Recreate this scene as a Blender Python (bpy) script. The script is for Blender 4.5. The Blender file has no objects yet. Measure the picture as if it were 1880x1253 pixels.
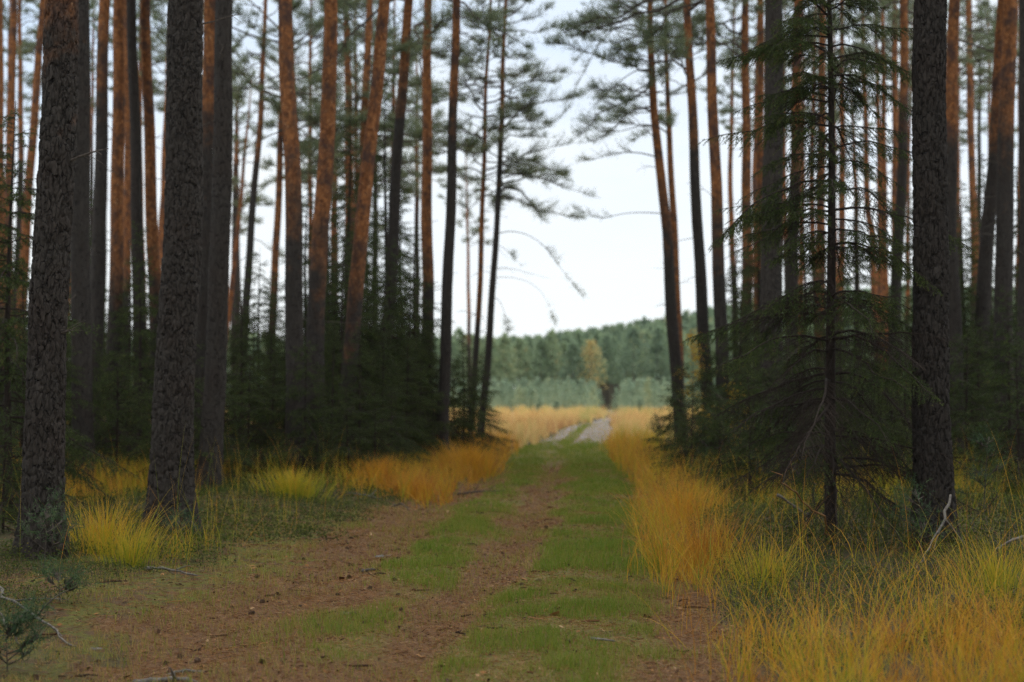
import bpy, math, random
import numpy as np

# ------------------------------------------------------------------ basics
scene = bpy.context.scene
COL = scene.collection
RNG = np.random.default_rng(7)
W, H, F, CX, CY, HOR = 1880.0, 1253.0, 2611.0, 940.0, 626.5, 735.0
CAMZ = 1.55
PITCH = math.atan((HOR - CY) / F)
CP, SP = math.cos(PITCH), math.sin(PITCH)


def smooth(a, b, x):
    t = np.clip((np.asarray(x, float) - a) / (b - a), 0, 1)
    return t * t * (3 - 2 * t)


def _hash(ix, iy, iz, seed):
    h = (ix.astype(np.int64) * 374761393 + iy.astype(np.int64) * 668265263 + iz.astype(np.int64) * 2147483647 + seed * 974634777)
    h = (h ^ (h >> 13)) * 1274126177
    h = h ^ (h >> 16)
    return (h & 0xFFFFF) / float(0xFFFFF)


def vnoise(x, y, z=None, seed=0):
    x = np.asarray(x, float); y = np.asarray(y, float)
    z = np.zeros_like(x) if z is None else np.asarray(z, float)
    x, y, z = np.broadcast_arrays(x, y, z)
    ix, iy, iz = np.floor(x), np.floor(y), np.floor(z)
    fx, fy, fz = x - ix, y - iy, z - iz
    fx = fx * fx * (3 - 2 * fx); fy = fy * fy * (3 - 2 * fy); fz = fz * fz * (3 - 2 * fz)
    r = 0
    for dx in (0, 1):
        for dy in (0, 1):
            for dz in (0, 1):
                w = (fx if dx else 1 - fx) * (fy if dy else 1 - fy) * (fz if dz else 1 - fz)
                r = r + w * _hash(ix + dx, iy + dy, iz + dz, seed)
    return r


def fbm(x, y, seed=0, oct=3):
    s, a, t = 0, 1.0, 0
    for o in range(oct):
        s = s + a * vnoise(np.asarray(x) * 2 ** o, np.asarray(y) * 2 ** o, None, seed + o * 17)
        t += a; a *= .5
    return s / t


def mid(y):
    """x of the middle rut of the track at distance y"""
    return np.interp(y, [-10, 5, 7.8, 10, 15, 21, 28, 42, 50, 62, 80, 100, 115, 140, 200, 260, 420],
                     [-1.5, -1.0, -.72, -.5, -.06, .3, .78, 1.25, 1.9, 2.8, 4.0, 5.9, 7.5, 9.9, 13.3, 17.3, 28.5])


def gz(x, y):
    x = np.asarray(x, float); y = np.asarray(y, float)
    u = x - mid(y)
    z = .10 * (fbm(x * .35 + 40, y * .35, 3, 3) - .5) * 2 * smooth(0, 3, np.abs(u + .3))
    z = z + .04 * (fbm(x * 1.7, y * 1.7, 9, 2) - .5)
    z = z + .12 * smooth(1.4, 3.0, u) * smooth(80, 20, y) + .16 * smooth(-2.0, -4.5, u) * smooth(80, 25, y)
    z = z - .085 * np.exp(-(u / .26) ** 2) - .09 * np.exp(-((u + 1.45) / .4) ** 2) + .035 * np.exp(-((u - .8) / .4) ** 2)
    hill = smooth(235, 420, y) * (4.2 + np.clip(x * .19, -1.5, 17))
    return z + hill + .02


def ray(px, py):
    a, b = (px - CX) / F, -(py - CY) / F
    return np.array([a, CP - b * SP, SP + b * CP])


def at(px, py, d):
    r = ray(px, py)
    t = d / r[1]
    return np.array([r[0] * t, d, CAMZ + r[2] * t])


def gat(px, d):
    x = (px - CX) / F * d
    return np.array([x, d, float(gz(x, d))])


# ------------------------------------------------------------------ mesh helpers
class Buf:
    """collects vertices, triangles and quads with a float 'tint' and 'along' per vertex and a material index per face"""
    def __init__(s):
        s.v, s.t3, s.t4, s.m3, s.m4, s.tint, s.al, s.n = [], [], [], [], [], [], [], 0

    def add(s, v, f3=None, f4=None, mi=0, tint=None, al=None):
        v = np.asarray(v, np.float32).reshape(-1, 3)
        k = len(v)
        if k == 0:
            return
        if f3 is not None and len(f3):
            f3 = np.asarray(f3, np.int64) + s.n; s.t3.append(f3); s.m3.append(np.full(len(f3), mi, np.int32))
        if f4 is not None and len(f4):
            f4 = np.asarray(f4, np.int64) + s.n; s.t4.append(f4); s.m4.append(np.full(len(f4), mi, np.int32))
        s.v.append(v)
        s.tint.append(np.broadcast_to(np.asarray(.5 if tint is None else tint, np.float32).ravel(), (k,)))
        s.al.append(np.broadcast_to(np.asarray(.5 if al is None else al, np.float32).ravel(), (k,)))
        s.n += k

    def mesh(s, name, mats, smooth_mats=()):
        v = np.concatenate(s.v); n = len(v)
        t3 = np.concatenate(s.t3) if s.t3 else np.zeros((0, 3), np.int64)
        t4 = np.concatenate(s.t4) if s.t4 else np.zeros((0, 4), np.int64)
        mi = np.concatenate((s.m3 + s.m4) or [np.zeros(0, np.int32)])
        me = bpy.data.meshes.new(name)
        me.vertices.add(n); me.vertices.foreach_set('co', v.ravel())
        nl = t3.size + t4.size
        me.loops.add(nl)
        me.loops.foreach_set('vertex_index', np.concatenate([t3.ravel(), t4.ravel()]).astype(np.int32))
        npoly = len(t3) + len(t4)
        me.polygons.add(npoly)
        tot = np.concatenate([np.full(len(t3), 3), np.full(len(t4), 4)]).astype(np.int32)
        me.polygons.foreach_set('loop_start', np.concatenate([[0], np.cumsum(tot)[:-1]]).astype(np.int32))
        me.polygons.foreach_set('loop_total', tot)
        me.polygons.foreach_set('material_index', mi)
        sm = np.isin(mi, list(smooth_mats))
        me.polygons.foreach_set('use_smooth', sm)
        for nm, arr in (('tint', s.tint), ('along', s.al)):
            a = me.attributes.new(nm, 'FLOAT', 'POINT')
            a.data.foreach_set('value', np.concatenate(arr).astype(np.float32))
        for m in mats:
            me.materials.append(m)
        me.update(calc_edges=True)
        return me


def link(name, me, parent=None):
    o = bpy.data.objects.new(name, me)
    COL.objects.link(o)
    if parent is not None:
        o.parent = parent
    return o


def tag(o, label=None, cat=None, group=None, kind=None):
    if label: o['label'] = label
    if cat: o['category'] = cat
    if group: o['group'] = group
    if kind: o['kind'] = kind
    return o


def thing(name, loc, label, cat, group=None, rz=0.0, sc=1.0):
    o = bpy.data.objects.new(name, None)
    COL.objects.link(o)
    o.empty_display_size = .3
    o.location = [float(c) for c in loc]; o.rotation_euler = (0, 0, rz); o.scale = (sc, sc, sc)
    return tag(o, label, cat, group)


def norm(v):
    return v / np.maximum(np.linalg.norm(v, axis=-1, keepdims=True), 1e-9)


def tubes(buf, P, R, sides, mi=0, tint=.5, cap=False):
    """P[nb,ns,3] centre lines, R[nb,ns] radii -> tubes"""
    P = np.asarray(P, float); R = np.asarray(R, float)
    if P.ndim == 2: P = P[None]; R = R[None]
    nb, ns = P.shape[:2]
    if nb == 0: return
    T = norm(np.gradient(P, axis=1))
    mean = norm(P[:, -1] - P[:, 0])[:, None, :]
    ref = np.where(np.abs(mean[..., 2:3]) > .8, np.array([0., 1, 0]), np.array([0., 0, 1]))
    ref = np.broadcast_to(ref, T.shape)
    A = norm(np.cross(T, ref)); B = np.cross(T, A)
    th = np.arange(sides) / sides * 2 * np.pi
    V = P[:, :, None, :] + R[:, :, None, None] * (np.cos(th)[None, None, :, None] * A[:, :, None, :] + np.sin(th)[None, None, :, None] * B[:, :, None, :])
    idx = np.arange(nb * ns * sides).reshape(nb, ns, sides)
    nx = np.roll(idx, -1, 2)
    q = np.stack([idx[:, :-1], nx[:, :-1], nx[:, 1:], idx[:, 1:]], -1).reshape(-1, 4)
    tt = np.repeat(np.broadcast_to(np.asarray(tint, float), (nb,)), ns * sides)
    al = np.tile(np.repeat(np.linspace(0, 1, ns), sides), nb)
    buf.add(V.reshape(-1, 3), None, q, mi, tt, al)
    if cap:
        f3 = []
        for b in range(nb):
            for k in range(1, sides - 1):
                f3.append((idx[b, -1, 0], idx[b, -1, k], idx[b, -1, k + 1]))
                f3.append((idx[b, 0, 0], idx[b, 0, k + 1], idx[b, 0, k]))
        buf.t3.append(np.array(f3, np.int64) + buf.n - len(V.reshape(-1, 3))); buf.m3.append(np.full(len(f3), mi, np.int32))


def needles(buf, p, d, ln, wd, rng, mi=1, tint=.5):
    """thin triangles from p along d"""
    n = len(p)
    if n == 0: return
    side = norm(np.cross(d, rng.normal(size=(n, 3)))) * (np.asarray(wd).reshape(-1, 1) * .5)
    tip = p + d * np.asarray(ln).reshape(-1, 1)
    V = np.stack([p - side, p + side, tip], 1).reshape(-1, 3)
    f = np.arange(n * 3).reshape(n, 3)
    buf.add(V, f, None, mi, np.repeat(np.broadcast_to(tint, (n,)), 3), np.tile([0, 0, 1.], n))


def blades(buf, base, az, ln, lean, curve, wd, nseg, tint, mi=0, rng=RNG, twist=1.2):
    """grass blades: base[N,3]; lean = starting angle from vertical, curve = extra bend by the tip"""
    n = len(base)
    if n == 0: return
    az = np.broadcast_to(az, (n,)); ln = np.broadcast_to(ln, (n,)); wd = np.broadcast_to(wd, (n,))
    t = np.linspace(0, 1, nseg + 1)
    ang = lean[:, None] + curve[:, None] * t[None] ** 1.6
    st = ln[:, None] / nseg
    hx = np.concatenate([np.zeros((n, 1)), np.cumsum(np.sin(ang[:, :-1]) * st, 1)], 1)
    hz = np.concatenate([np.zeros((n, 1)), np.cumsum(np.cos(ang[:, :-1]) * st, 1)], 1)
    dirv = np.stack([np.cos(az), np.sin(az)], -1)
    C = np.empty((n, nseg + 1, 3))
    C[..., 0] = base[:, None, 0] + hx * dirv[:, None, 0]
    C[..., 1] = base[:, None, 1] + hx * dirv[:, None, 1]
    C[..., 2] = base[:, None, 2] + hz
    fa = az + np.pi / 2 + rng.uniform(-twist, twist, n)
    sd = np.stack([np.cos(fa), np.sin(fa), np.zeros(n)], -1)
    prof = (1 - t ** 2.2) * .92 + .08
    off = sd[:, None, :] * (wd[:, None] * .5 * prof[None])[..., None]
    V = np.stack([C - off, C + off], 2)
    idx = np.arange(n * (nseg + 1) * 2).reshape(n, nseg + 1, 2)
    q = np.stack([idx[:, :-1, 0], idx[:, :-1, 1], idx[:, 1:, 1], idx[:, 1:, 0]], -1).reshape(-1, 4)
    buf.add(V.reshape(-1, 3), None, q, mi, np.repeat(np.broadcast_to(tint, (n,)), (nseg + 1) * 2), np.tile(np.repeat(t, 2), n))


# ------------------------------------------------------------------ materials
def new_mat(name):
    m = bpy.data.materials.new(name); m.use_nodes = True
    nt = m.node_tree; nt.nodes.clear()
    out = nt.nodes.new('ShaderNodeOutputMaterial')
    return m, nt, out


class N:
    """small helper for node trees"""
    def __init__(s, nt): s.nt = nt

    def node(s, t, ins=None, **kw):
        n = s.nt.nodes.new(t)
        for k, v in kw.items(): setattr(n, k, v)
        for k, v in (ins or {}).items():
            if hasattr(v, 'is_output') or v.__class__.__name__.startswith('NodeSocket'): s.nt.links.new(v, n.inputs[k])
            else: n.inputs[k].default_value = v
        return n

    def math(s, op, a, b=0.0, clamp=False):
        n = s.node('ShaderNodeMath', {0: a, 1: b}, operation=op, use_clamp=clamp); return n.outputs[0]

    def mix(s, f, a, b, mode='MIX'):
        n = s.node('ShaderNodeMix', data_type='RGBA', blend_type=mode)
        for k, v in ((0, f), (6, a), (7, b)):
            if v.__class__.__name__.startswith('NodeSocket'): s.nt.links.new(v, n.inputs[k])
            else: n.inputs[k].default_value = v if k == 0 else (*v, 1) if len(v) == 3 else v
        return n.outputs[2]

    def ramp(s, f, stops, interp='LINEAR'):
        n = s.node('ShaderNodeValToRGB', {0: f}); r = n.color_ramp; r.interpolation = interp
        while len(r.elements) < len(stops): r.elements.new(.5)
        for e, (p, c) in zip(r.elements, stops):
            e.position = p; e.color = (*c, 1) if len(c) == 3 else c
        return n.outputs[0]

    def noise(s, vec, scale, detail=3, rough=.55):
        n = s.node('ShaderNodeTexNoise', {'Scale': scale, 'Detail': detail, 'Roughness': rough})
        if vec is not None: s.nt.links.new(vec, n.inputs['Vector'])
        return n.outputs[0]

    def attr(s, name, typ='GEOMETRY'):
        return s.node('ShaderNodeAttribute', attribute_name=name, attribute_type=typ).outputs['Fac']

    def rng(s, v, a, b, c=0., d=1.):
        return s.node('ShaderNodeMapRange', {0: v, 1: a, 2: b, 3: c, 4: d}).outputs[0]


def leaf_mat(name, stops, trans=.35, rough=.5, spec=.25, wscale=.35, wamt=.25, along=None, objrand=.0):
    """colour ramp on tint, patchy with world position; diffuse + translucent"""
    m, nt, out = new_mat(name); n = N(nt)
    f = n.attr('tint')
    pos = n.node('ShaderNodeNewGeometry').outputs['Position']
    nz = n.noise(pos, wscale, 3)
    f = n.math('ADD', f, n.math('MULTIPLY', n.math('SUBTRACT', nz, .5), wamt * 2))
    if objrand:
        r = n.node('ShaderNodeObjectInfo').outputs['Random']
        f = n.math('ADD', f, n.math('MULTIPLY', n.math('SUBTRACT', r, .5), objrand))
    if along:
        f = n.math('ADD', f, n.math('MULTIPLY', n.math('SUBTRACT', n.attr('along'), .5), along))
    col = n.ramp(f, stops)
    b = n.node('ShaderNodeBsdfPrincipled', {'Base Color': col, 'Roughness': rough, 'Specular IOR Level': spec})
    t = n.node('ShaderNodeBsdfTranslucent', {'Color': col})
    mx = n.node('ShaderNodeMixShader', {0: trans, 1: b.outputs[0], 2: t.outputs[0]})
    nt.links.new(mx.outputs[0], out.inputs[0])
    return m


def bark_mat(name, grey_only=False):
    m, nt, out = new_mat(name); n = N(nt)
    tc = n.node('ShaderNodeTexCoord').outputs['Object']
    rnd = n.node('ShaderNodeObjectInfo').outputs['Random']
    off = n.node('ShaderNodeVectorMath', {0: tc, 1: (0, 0, 0)}, operation='ADD')
    cx = n.node('ShaderNodeCombineXYZ', {0: n.math('MULTIPLY', rnd, 37.), 1: n.math('MULTIPLY', rnd, 91.), 2: n.math('MULTIPLY', rnd, 53.)})
    nt.links.new(cx.outputs[0], off.inputs[1])
    v = off.outputs[0]
    warp = n.node('ShaderNodeTexNoise', {'Vector': v, 'Scale': 9., 'Detail': 3.})
    w2 = n.node('ShaderNodeVectorMath', {0: warp.outputs['Color'], 1: (.075, .075, .16)}, operation='MULTIPLY')
    vw = n.node('ShaderNodeVectorMath', {0: v, 1: w2.outputs[0]}, operation='ADD').outputs[0]
    st = n.node('ShaderNodeMapping', {'Vector': vw, 'Scale': (1, 1, .30)}).outputs[0]
    vor = n.node('ShaderNodeTexVoronoi', {'Vector': st, 'Scale': 22.}, feature='DISTANCE_TO_EDGE').outputs['Distance']
    cell = n.node('ShaderNodeTexVoronoi', {'Vector': st, 'Scale': 22.}, feature='F1').outputs['Color']
    cellf = n.node('ShaderNodeSeparateColor', {0: cell}).outputs[0]
    fine = n.noise(n.node('ShaderNodeMapping', {'Vector': v, 'Scale': (1, 1, .4)}).outputs[0], 95., 4, .65)
    big = n.noise(v, 2.2, 3)
    crack = n.rng(n.math('ADD', vor, n.math('MULTIPLY', n.math('SUBTRACT', n.noise(v, 14., 3), .42), .17)), -.01, .07)
    # grey plated bark
    g = n.mix(n.math('MULTIPLY', fine, .9), (.014, .012, .010), (.078, .067, .059))
    g = n.mix(n.math('MULTIPLY', cellf, .5), g, (.070, .061, .054))
    g = n.mix(n.rng(big, .45, .75, 0, .35), g, (.044, .028, .021))
    g = n.mix(n.rng(n.noise(v, 60., 2), .68, .75, 0, .5), g, (.13, .125, .112))
    g = n.mix(crack, (.008, .0065, .006), g)
    # orange flaky bark
    flk = n.node('ShaderNodeTexVoronoi', {'Vector': n.node('ShaderNodeMapping', {'Vector': vw, 'Scale': (1, 1, .6)}).outputs[0], 'Scale': 20.}, feature='F1')
    ff = n.node('ShaderNodeSeparateColor', {0: flk.outputs['Color']}).outputs[1]
    o = n.mix(ff, (.14, .052, .019), (.38, .155, .056))
    o = n.mix(n.rng(n.noise(v, 17., 4, .7), .50, .66, 0, .7), o, (.09, .040, .025))
    o = n.mix(n.rng(n.noise(n.node('ShaderNodeMapping', {'Vector': vw, 'Scale': (1, 1, .6)}).outputs[0], 26., 3, .7), .60, .68, 0, .75), o, (.58, .34, .18))
    o = n.mix(n.rng(n.noise(n.node('ShaderNodeMapping', {'Vector': v, 'Scale': (1, 1, .75)}).outputs[0], 3.1, 4, .6), .50, .64, 0, .85), o, (.062, .040, .036))
    z = n.node('ShaderNodeSeparateXYZ', {0: tc}).outputs[2]
    oz = n.attr('orange_height', 'OBJECT')
    k = n.math('ADD', n.math('SUBTRACT', z, oz), n.math('MULTIPLY', n.math('SUBTRACT', n.noise(v, 1.6, 4, .6), .5), 5.0))
    k = n.rng(k, -.9, .9)
    col = n.mix(k, g, o)
    ob = n.attr('bark_shade', 'OBJECT')
    col = n.mix(ob, col, (.022, .018, .016))
    hgt = n.math('ADD', n.math('MULTIPLY', crack, n.math('SUBTRACT', 1.0, n.math('MULTIPLY', k, .75))), n.math('MULTIPLY', fine, .55))
    bp = n.node('ShaderNodeBump', {'Strength': 1., 'Distance': .018, 'Height': hgt})
    b = n.node('ShaderNodeBsdfPrincipled', {'Base Color': col, 'Roughness': .85, 'Specular IOR Level': .2, 'Normal': bp.outputs[0]})
    nt.links.new(b.outputs[0], out.inputs[0])
    return m


def simple_mat(name, c1, c2, scale=20., rough=.85, bump=.3, stretch=(1, 1, 1)):
    m, nt, out = new_mat(name); n = N(nt)
    tc = n.node('ShaderNodeTexCoord').outputs['Object']
    mp = n.node('ShaderNodeMapping', {'Vector': tc, 'Scale': stretch}).outputs[0]
    nz = n.noise(mp, scale, 4, .6)
    col = n.mix(n.rng(nz, .3, .7), c1, c2)
    bp = n.node('ShaderNodeBump', {'Strength': bump, 'Distance': .01, 'Height': nz})
    b = n.node('ShaderNodeBsdfPrincipled', {'Base Color': col, 'Roughness': rough, 'Specular IOR Level': .2, 'Normal': bp.outputs[0]})
    nt.links.new(b.outputs[0], out.inputs[0])
    return m


M_BARK = bark_mat('pine_bark')
M_TWIG = simple_mat('dead_twig_wood', (.045, .035, .028), (.13, .11, .095), 40.)
M_GREYWOOD = simple_mat('weathered_wood', (.07, .062, .055), (.20, .185, .165), 30.)
M_DARKWOOD = simple_mat('spruce_bark', (.016, .012, .010), (.050, .037, .030), 45., stretch=(1, 1, .4))
M_PINE = leaf_mat('pine_needles', [(0, (.10, .145, .085)), (.45, (.17, .22, .125)), (.8, (.24, .28, .14)), (1, (.32, .27, .12))], .58, .5, .25, .5, .2, objrand=.25)
M_SAPLING = leaf_mat('sapling_needles', [(0, (.030, .062, .030)), (.45, (.055, .105, .048)), (.8, (.10, .150, .060)), (1, (.15, .16, .06))], .35, .5, .2, .5, .2, objrand=.25)
M_SPRUCE = leaf_mat('spruce_needles', [(0, (.020, .036, .011)), (.5, (.058, .096, .022)), (.85, (.12, .165, .034)), (1, (.13, .105, .036))], .35, .55, .2, .8, .2, objrand=.2)
M_GRASS = leaf_mat('moor_grass', [(0, (.38, .165, .035)), (.28, (.58, .28, .032)), (.5, (.64, .38, .040)), (.72, (.42, .37, .030)), (1, (.15, .22, .020))], .45, .5, .2, .45, .22, along=-.36)
M_FARGRASS = leaf_mat('field_grass', [(0, (.42, .22, .10)), (.3, (.60, .37, .13)), (.6, (.72, .52, .23)), (.85, (.60, .50, .18)), (1, (.32, .32, .09))], .5, .6, .2, .08, .3, along=-.15)
M_TURF = leaf_mat('short_grass', [(0, (.38, .26, .10)), (.3, (.29, .24, .060)), (.6, (.22, .25, .036)), (1, (.13, .205, .020))], .45, .5, .25, .9, .22)
M_LITTER = leaf_mat('needle_litter', [(0, (.028, .017, .011)), (.35, (.16, .072, .028)), (.7, (.31, .15, .055)), (1, (.40, .28, .16))], .1, .8, .15, 2., .1)
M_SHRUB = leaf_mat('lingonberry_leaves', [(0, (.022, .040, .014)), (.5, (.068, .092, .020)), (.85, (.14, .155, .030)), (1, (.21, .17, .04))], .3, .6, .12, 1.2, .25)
M_YELLOW = leaf_mat('autumn_leaves', [(0, (.42, .20, .03)), (.5, (.62, .38, .04)), (1, (.50, .46, .07))], .5, .5, .2, 1., .2)
M_PEACH = leaf_mat('faded_birch_leaves', [(0, (.40, .34, .13)), (.5, (.58, .44, .18)), (1, (.42, .42, .18))], .5, .6, .15, .2, .2)
M_FAR = leaf_mat('far_pine_foliage', [(0, (.15, .22, .15)), (.5, (.25, .34, .20)), (.85, (.33, .41, .23)), (1, (.40, .36, .17))], .55, .7, .15, .05, .3)  # paler than the near needles: distance haze is partly put into this colour
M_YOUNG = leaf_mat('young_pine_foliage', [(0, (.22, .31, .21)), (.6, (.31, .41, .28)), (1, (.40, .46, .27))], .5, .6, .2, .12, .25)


def ground_mat():
    m, nt, out = new_mat('forest_ground'); n = N(nt)
    pos = n.node('ShaderNodeNewGeometry').outputs['Position']
    a = {k: n.attr(k) for k in ('litter', 'turf', 'sand', 'moss', 'field')}
    fine = n.noise(pos, 38., 5, .7)
    med = n.noise(pos, 5., 4, .62)
    big = n.noise(pos, 1.1, 3)
    vor = n.node('ShaderNodeTexVoronoi', {'Vector': pos, 'Scale': 55.}, feature='F1')
    vc = n.node('ShaderNodeSeparateColor', {0: vor.outputs['Color']}).outputs[0]
    floor = n.mix(fine, (.035, .027, .018), (.105, .080, .042))
    floor = n.mix(n.rng(med, .45, .62), floor, (.055, .062, .022))
    lit = n.mix(fine, (.034, .020, .012), (.19, .105, .052))
    lit = n.mix(n.math('MULTIPLY', vc, .35), lit, (.27, .155, .08))
    lit = n.mix(n.rng(med, .52, .74, 0, .75), lit, (.085, .055, .036))
    turf = n.mix(fine, (.075, .070, .024), (.20, .175, .062))
    turf = n.mix(n.rng(med, .48, .7, 0, .7), turf, (.20, .135, .058))
    moss = n.mix(fine, (.038, .050, .010), (.19, .20, .034))
    moss = n.mix(n.rng(med, .46, .56), moss, (.095, .060, .032))
    sand = n.mix(big, (.22, .20, .195), (.36, .34, .34))
    sand = n.mix(n.rng(n.noise(pos, 1.3, 4, .6), .40, .56), sand, (.17, .145, .135))
    field = n.mix(med, (.30, .16, .06), (.44, .28, .11))
    c = floor

    def over(c, m_, col, sharp=.2, sc=.85):
        k = n.math('ADD', m_, n.math('MULTIPLY', n.math('SUBTRACT', n.math('ADD', n.math('MULTIPLY', med, .6), n.math('MULTIPLY', fine, .4)), .5), sc * 2))
        return n.mix(n.rng(k, .5 - sharp, .5 + sharp), c, col)
    c = over(c, a['field'], field)
    c = over(c, a['moss'], moss)
    c = over(c, a['litter'], lit)
    c = over(c, a['turf'], turf)
    c = over(c, a['sand'], sand, .3, .15)
    h = n.math('ADD', n.math('MULTIPLY', fine, .6), n.math('MULTIPLY', med, .8))
    bp = n.node('ShaderNodeBump', {'Strength': .9, 'Distance': .03, 'Height': h})
    b = n.node('ShaderNodeBsdfPrincipled', {'Base Color': c, 'Roughness': .9, 'Specular IOR Level': .15, 'Normal': bp.outputs[0]})
    nt.links.new(b.outputs[0], out.inputs[0])
    return m


# ------------------------------------------------------------------ zones of the ground
def zones(x, y):
    x = np.asarray(x, float); y = np.asarray(y, float)
    u = x - mid(y)
    nz = (fbm(x * .9, y * .6, 21, 3) - .5)
    uu = u + nz * .7
    nearfac = smooth(50, 40, y)
    turfA = smooth(-1.0, -.75, uu) * smooth(-.22, -.42, uu) * (.75 + .9 * (fbm(x * .5, y * .35, 5, 2) - .25)) * smooth(9.0, 12, y + nz * 3)
    turfB = smooth(.2, .5, uu) * smooth(1.85, 1.45, uu) * np.clip(smooth(8.5, 13, y + nz * 8) + .65 * (fbm(x * .8, y * .6, 55, 2) > .5), 0, 1)
    far_turf = smooth(22, 36, y) * smooth(-1.5, -1.1, uu) * smooth(1.8, 1.4, uu) * (1 - .55 * np.exp(-(uu / .25) ** 2))
    blot = smooth(.50, .58, fbm(x * 1.3, y * .9, 77, 3)) * smooth(-1.2, -.4, u) * smooth(1.7, 1.1, u) * .8
    turf = np.clip(np.maximum(np.maximum(turfA, turfB), np.maximum(far_turf, blot)), 0, 1) * smooth(54, 48, y + nz * 6)
    turf = turf * (1 - .85 * np.exp(-((u + .35 * nz) / .24) ** 2) * smooth(42, 26, y)) * (1 - .8 * np.exp(-((u + 1.45 + .4 * nz) / .38) ** 2) * smooth(34, 24, y))
    strip = smooth(.32, .12, np.abs(u + .1)) * smooth(46, 52, y) * smooth(100, 84, y)
    turf = np.maximum(turf, strip)
    u2 = u + nz * 1.5 + (fbm(x * 4.5, y * 4.5, 23, 2) - .5) * .9
    onpath = smooth(-2.35 + .45 * smooth(11, 8, y), -1.6 + .3 * smooth(11, 8, y), u2) * smooth(1.85, 1.5, uu - .4 * smooth(15, 10, y))
    litter = onpath * nearfac
    sand = smooth(47, 50, y + nz * 5) * smooth(1.55, 1.3, np.abs(uu - .15) + .7 * smooth(76, 105, y) + .3 * (uu < 0)) * (1 - strip) * smooth(240, 200, y)
    moss = smooth(-5.2, -3.4, u) * smooth(-1.3, -2.0, uu) * smooth(26, 18, y) * (.45 + fbm(x * .7, y * .7, 31, 2) * .6)
    field = smooth(40, 48, y) * (1 - onpath) * smooth(240, 215, y)
    return dict(litter=litter, turf=turf, sand=sand, moss=np.clip(moss, 0, 1), field=field, u=u)


def build_ground():
    ys = np.concatenate([np.arange(-14, 5, .6), np.arange(5, 22, .1), 22 * 1.015 ** np.arange(0, 275)])
    ys = np.append(ys[ys < 900], 1500.)
    s = np.linspace(-1, 1, 321)
    hw = 14 + .95 * np.clip(ys, 0, None)
    Y = np.repeat(ys, len(s))
    X = (np.sign(s) * np.abs(s) ** 1.9)[None, :] * hw[:, None] + (mid(np.minimum(ys, 60)) * .9)[:, None]
    X = X.ravel()
    Z = gz(X, Y)
    n = len(s); r = len(ys)
    i = np.arange(r * n).reshape(r, n)
    q = np.stack([i[:-1, :-1], i[:-1, 1:], i[1:, 1:], i[1:, :-1]], -1).reshape(-1, 4)
    b = Buf(); b.add(np.stack([X, Y, Z], -1), None, q, 0)
    me = b.mesh('ground', [ground_mat()], (0,))
    zz = zones(X, Y)
    for k in ('litter', 'turf', 'sand', 'moss', 'field'):
        a = me.attributes.new(k, 'FLOAT', 'POINT'); a.data.foreach_set('value', zz[k].astype(np.float32))
    tag(link('ground', me), kind='structure')


build_ground()

# ------------------------------------------------------------------ pines
def bark_relief(th, z, Rm, seed):
    """plates of old pine bark, 0..1 (cells stretched along the trunk)"""
    ncell = max(6, int(round(2 * np.pi * Rm / .048)))
    a = th / (2 * np.pi) * ncell
    b = z / .15
    a = a + 1.2 * (vnoise(np.cos(th) * 4, np.sin(th) * 4, z * 6, seed) - .5)
    b = b + 1.2 * (vnoise(np.cos(th) * 5, np.sin(th) * 5, z * 5, seed + 5) - .5)
    ia, ib = np.floor(a), np.floor(b)
    d1 = np.full(a.shape, 9.); d2 = np.full(a.shape, 9.); hid = np.zeros(a.shape)
    for da in (-1, 0, 1):
        for db in (-1, 0, 1):
            ca, cb = ia + da, ib + db
            k = np.mod(ca, ncell)
            pa = ca + .1 + .8 * _hash(k, cb, k * 0, seed + 1); pb = cb + .1 + .8 * _hash(k, cb, k * 0, seed + 2)
            d = np.hypot(a - pa, b - pb)
            m1 = d < d1
            d2 = np.where(m1, d1, np.minimum(d2, d)); hid = np.where(m1, _hash(k, cb, k * 0, seed + 3), hid); d1 = np.where(m1, d, d1)
    plate = smooth(0.0, .26, (d2 - d1) + .10 * (vnoise(np.cos(th) * 7, np.sin(th) * 7, z * 7, seed + 9) - .4))
    return plate * (.55 + .45 * hid)


def make_trunk(C, Rz, sides, seed, relief=0., flare=.35, lobes=0., rough=.03):
    """C[n,3] centre line from the ground up (local), Rz radii; returns Buf with trunk at material 0"""
    b = Buf()
    n = len(C)
    th = np.arange(sides) / sides * 2 * np.pi
    TH, ZZ = np.meshgrid(th, C[:, 2])
    R = np.repeat(Rz[:, None], sides, 1)
    fl = np.exp(-np.maximum(ZZ, 0) / .36)
    R = R * (1 + flare * fl + lobes * fl * np.maximum(0, np.sin(TH * 5 + seed) + .4 * np.sin(TH * 3 + 2 * seed)))
    R = R * (1 + rough * 2 * (vnoise(np.cos(TH) * 2 + 9, np.sin(TH) * 2, ZZ * 3, seed) - .5) + rough * 1.4 * (vnoise(np.cos(TH) * 6, np.sin(TH) * 6, ZZ * 12, seed + 4) - .5))
    if relief:
        R = R + relief * (bark_relief(TH, ZZ, float(Rz[n // 3]), seed) - .6)
        R = R + relief * .5 * (vnoise(np.cos(TH) * 22, np.sin(TH) * 22, ZZ * 38, seed + 8) - .5)
    V = np.stack([C[:, None, 0] + R * np.cos(TH), C[:, None, 1] + R * np.sin(TH), ZZ], -1)
    idx = np.arange(n * sides).reshape(n, sides); nx = np.roll(idx, -1, 1)
    q = np.stack([idx[:-1], nx[:-1], nx[1:], idx[1:]], -1).reshape(-1, 4)
    b.add(V.reshape(-1, 3), None, q, 0)
    return b


def curve_pts(p0, d0, L, sag, n, up=0.):
    """polyline leaving p0 along d0, bending by gravity"""
    t = np.linspace(0, 1, n)
    P = p0[None] + d0[None] * (L * t)[:, None]
    P[:, 2] += L * (-sag * t ** 2 + up * t ** 3)
    return P


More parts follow.
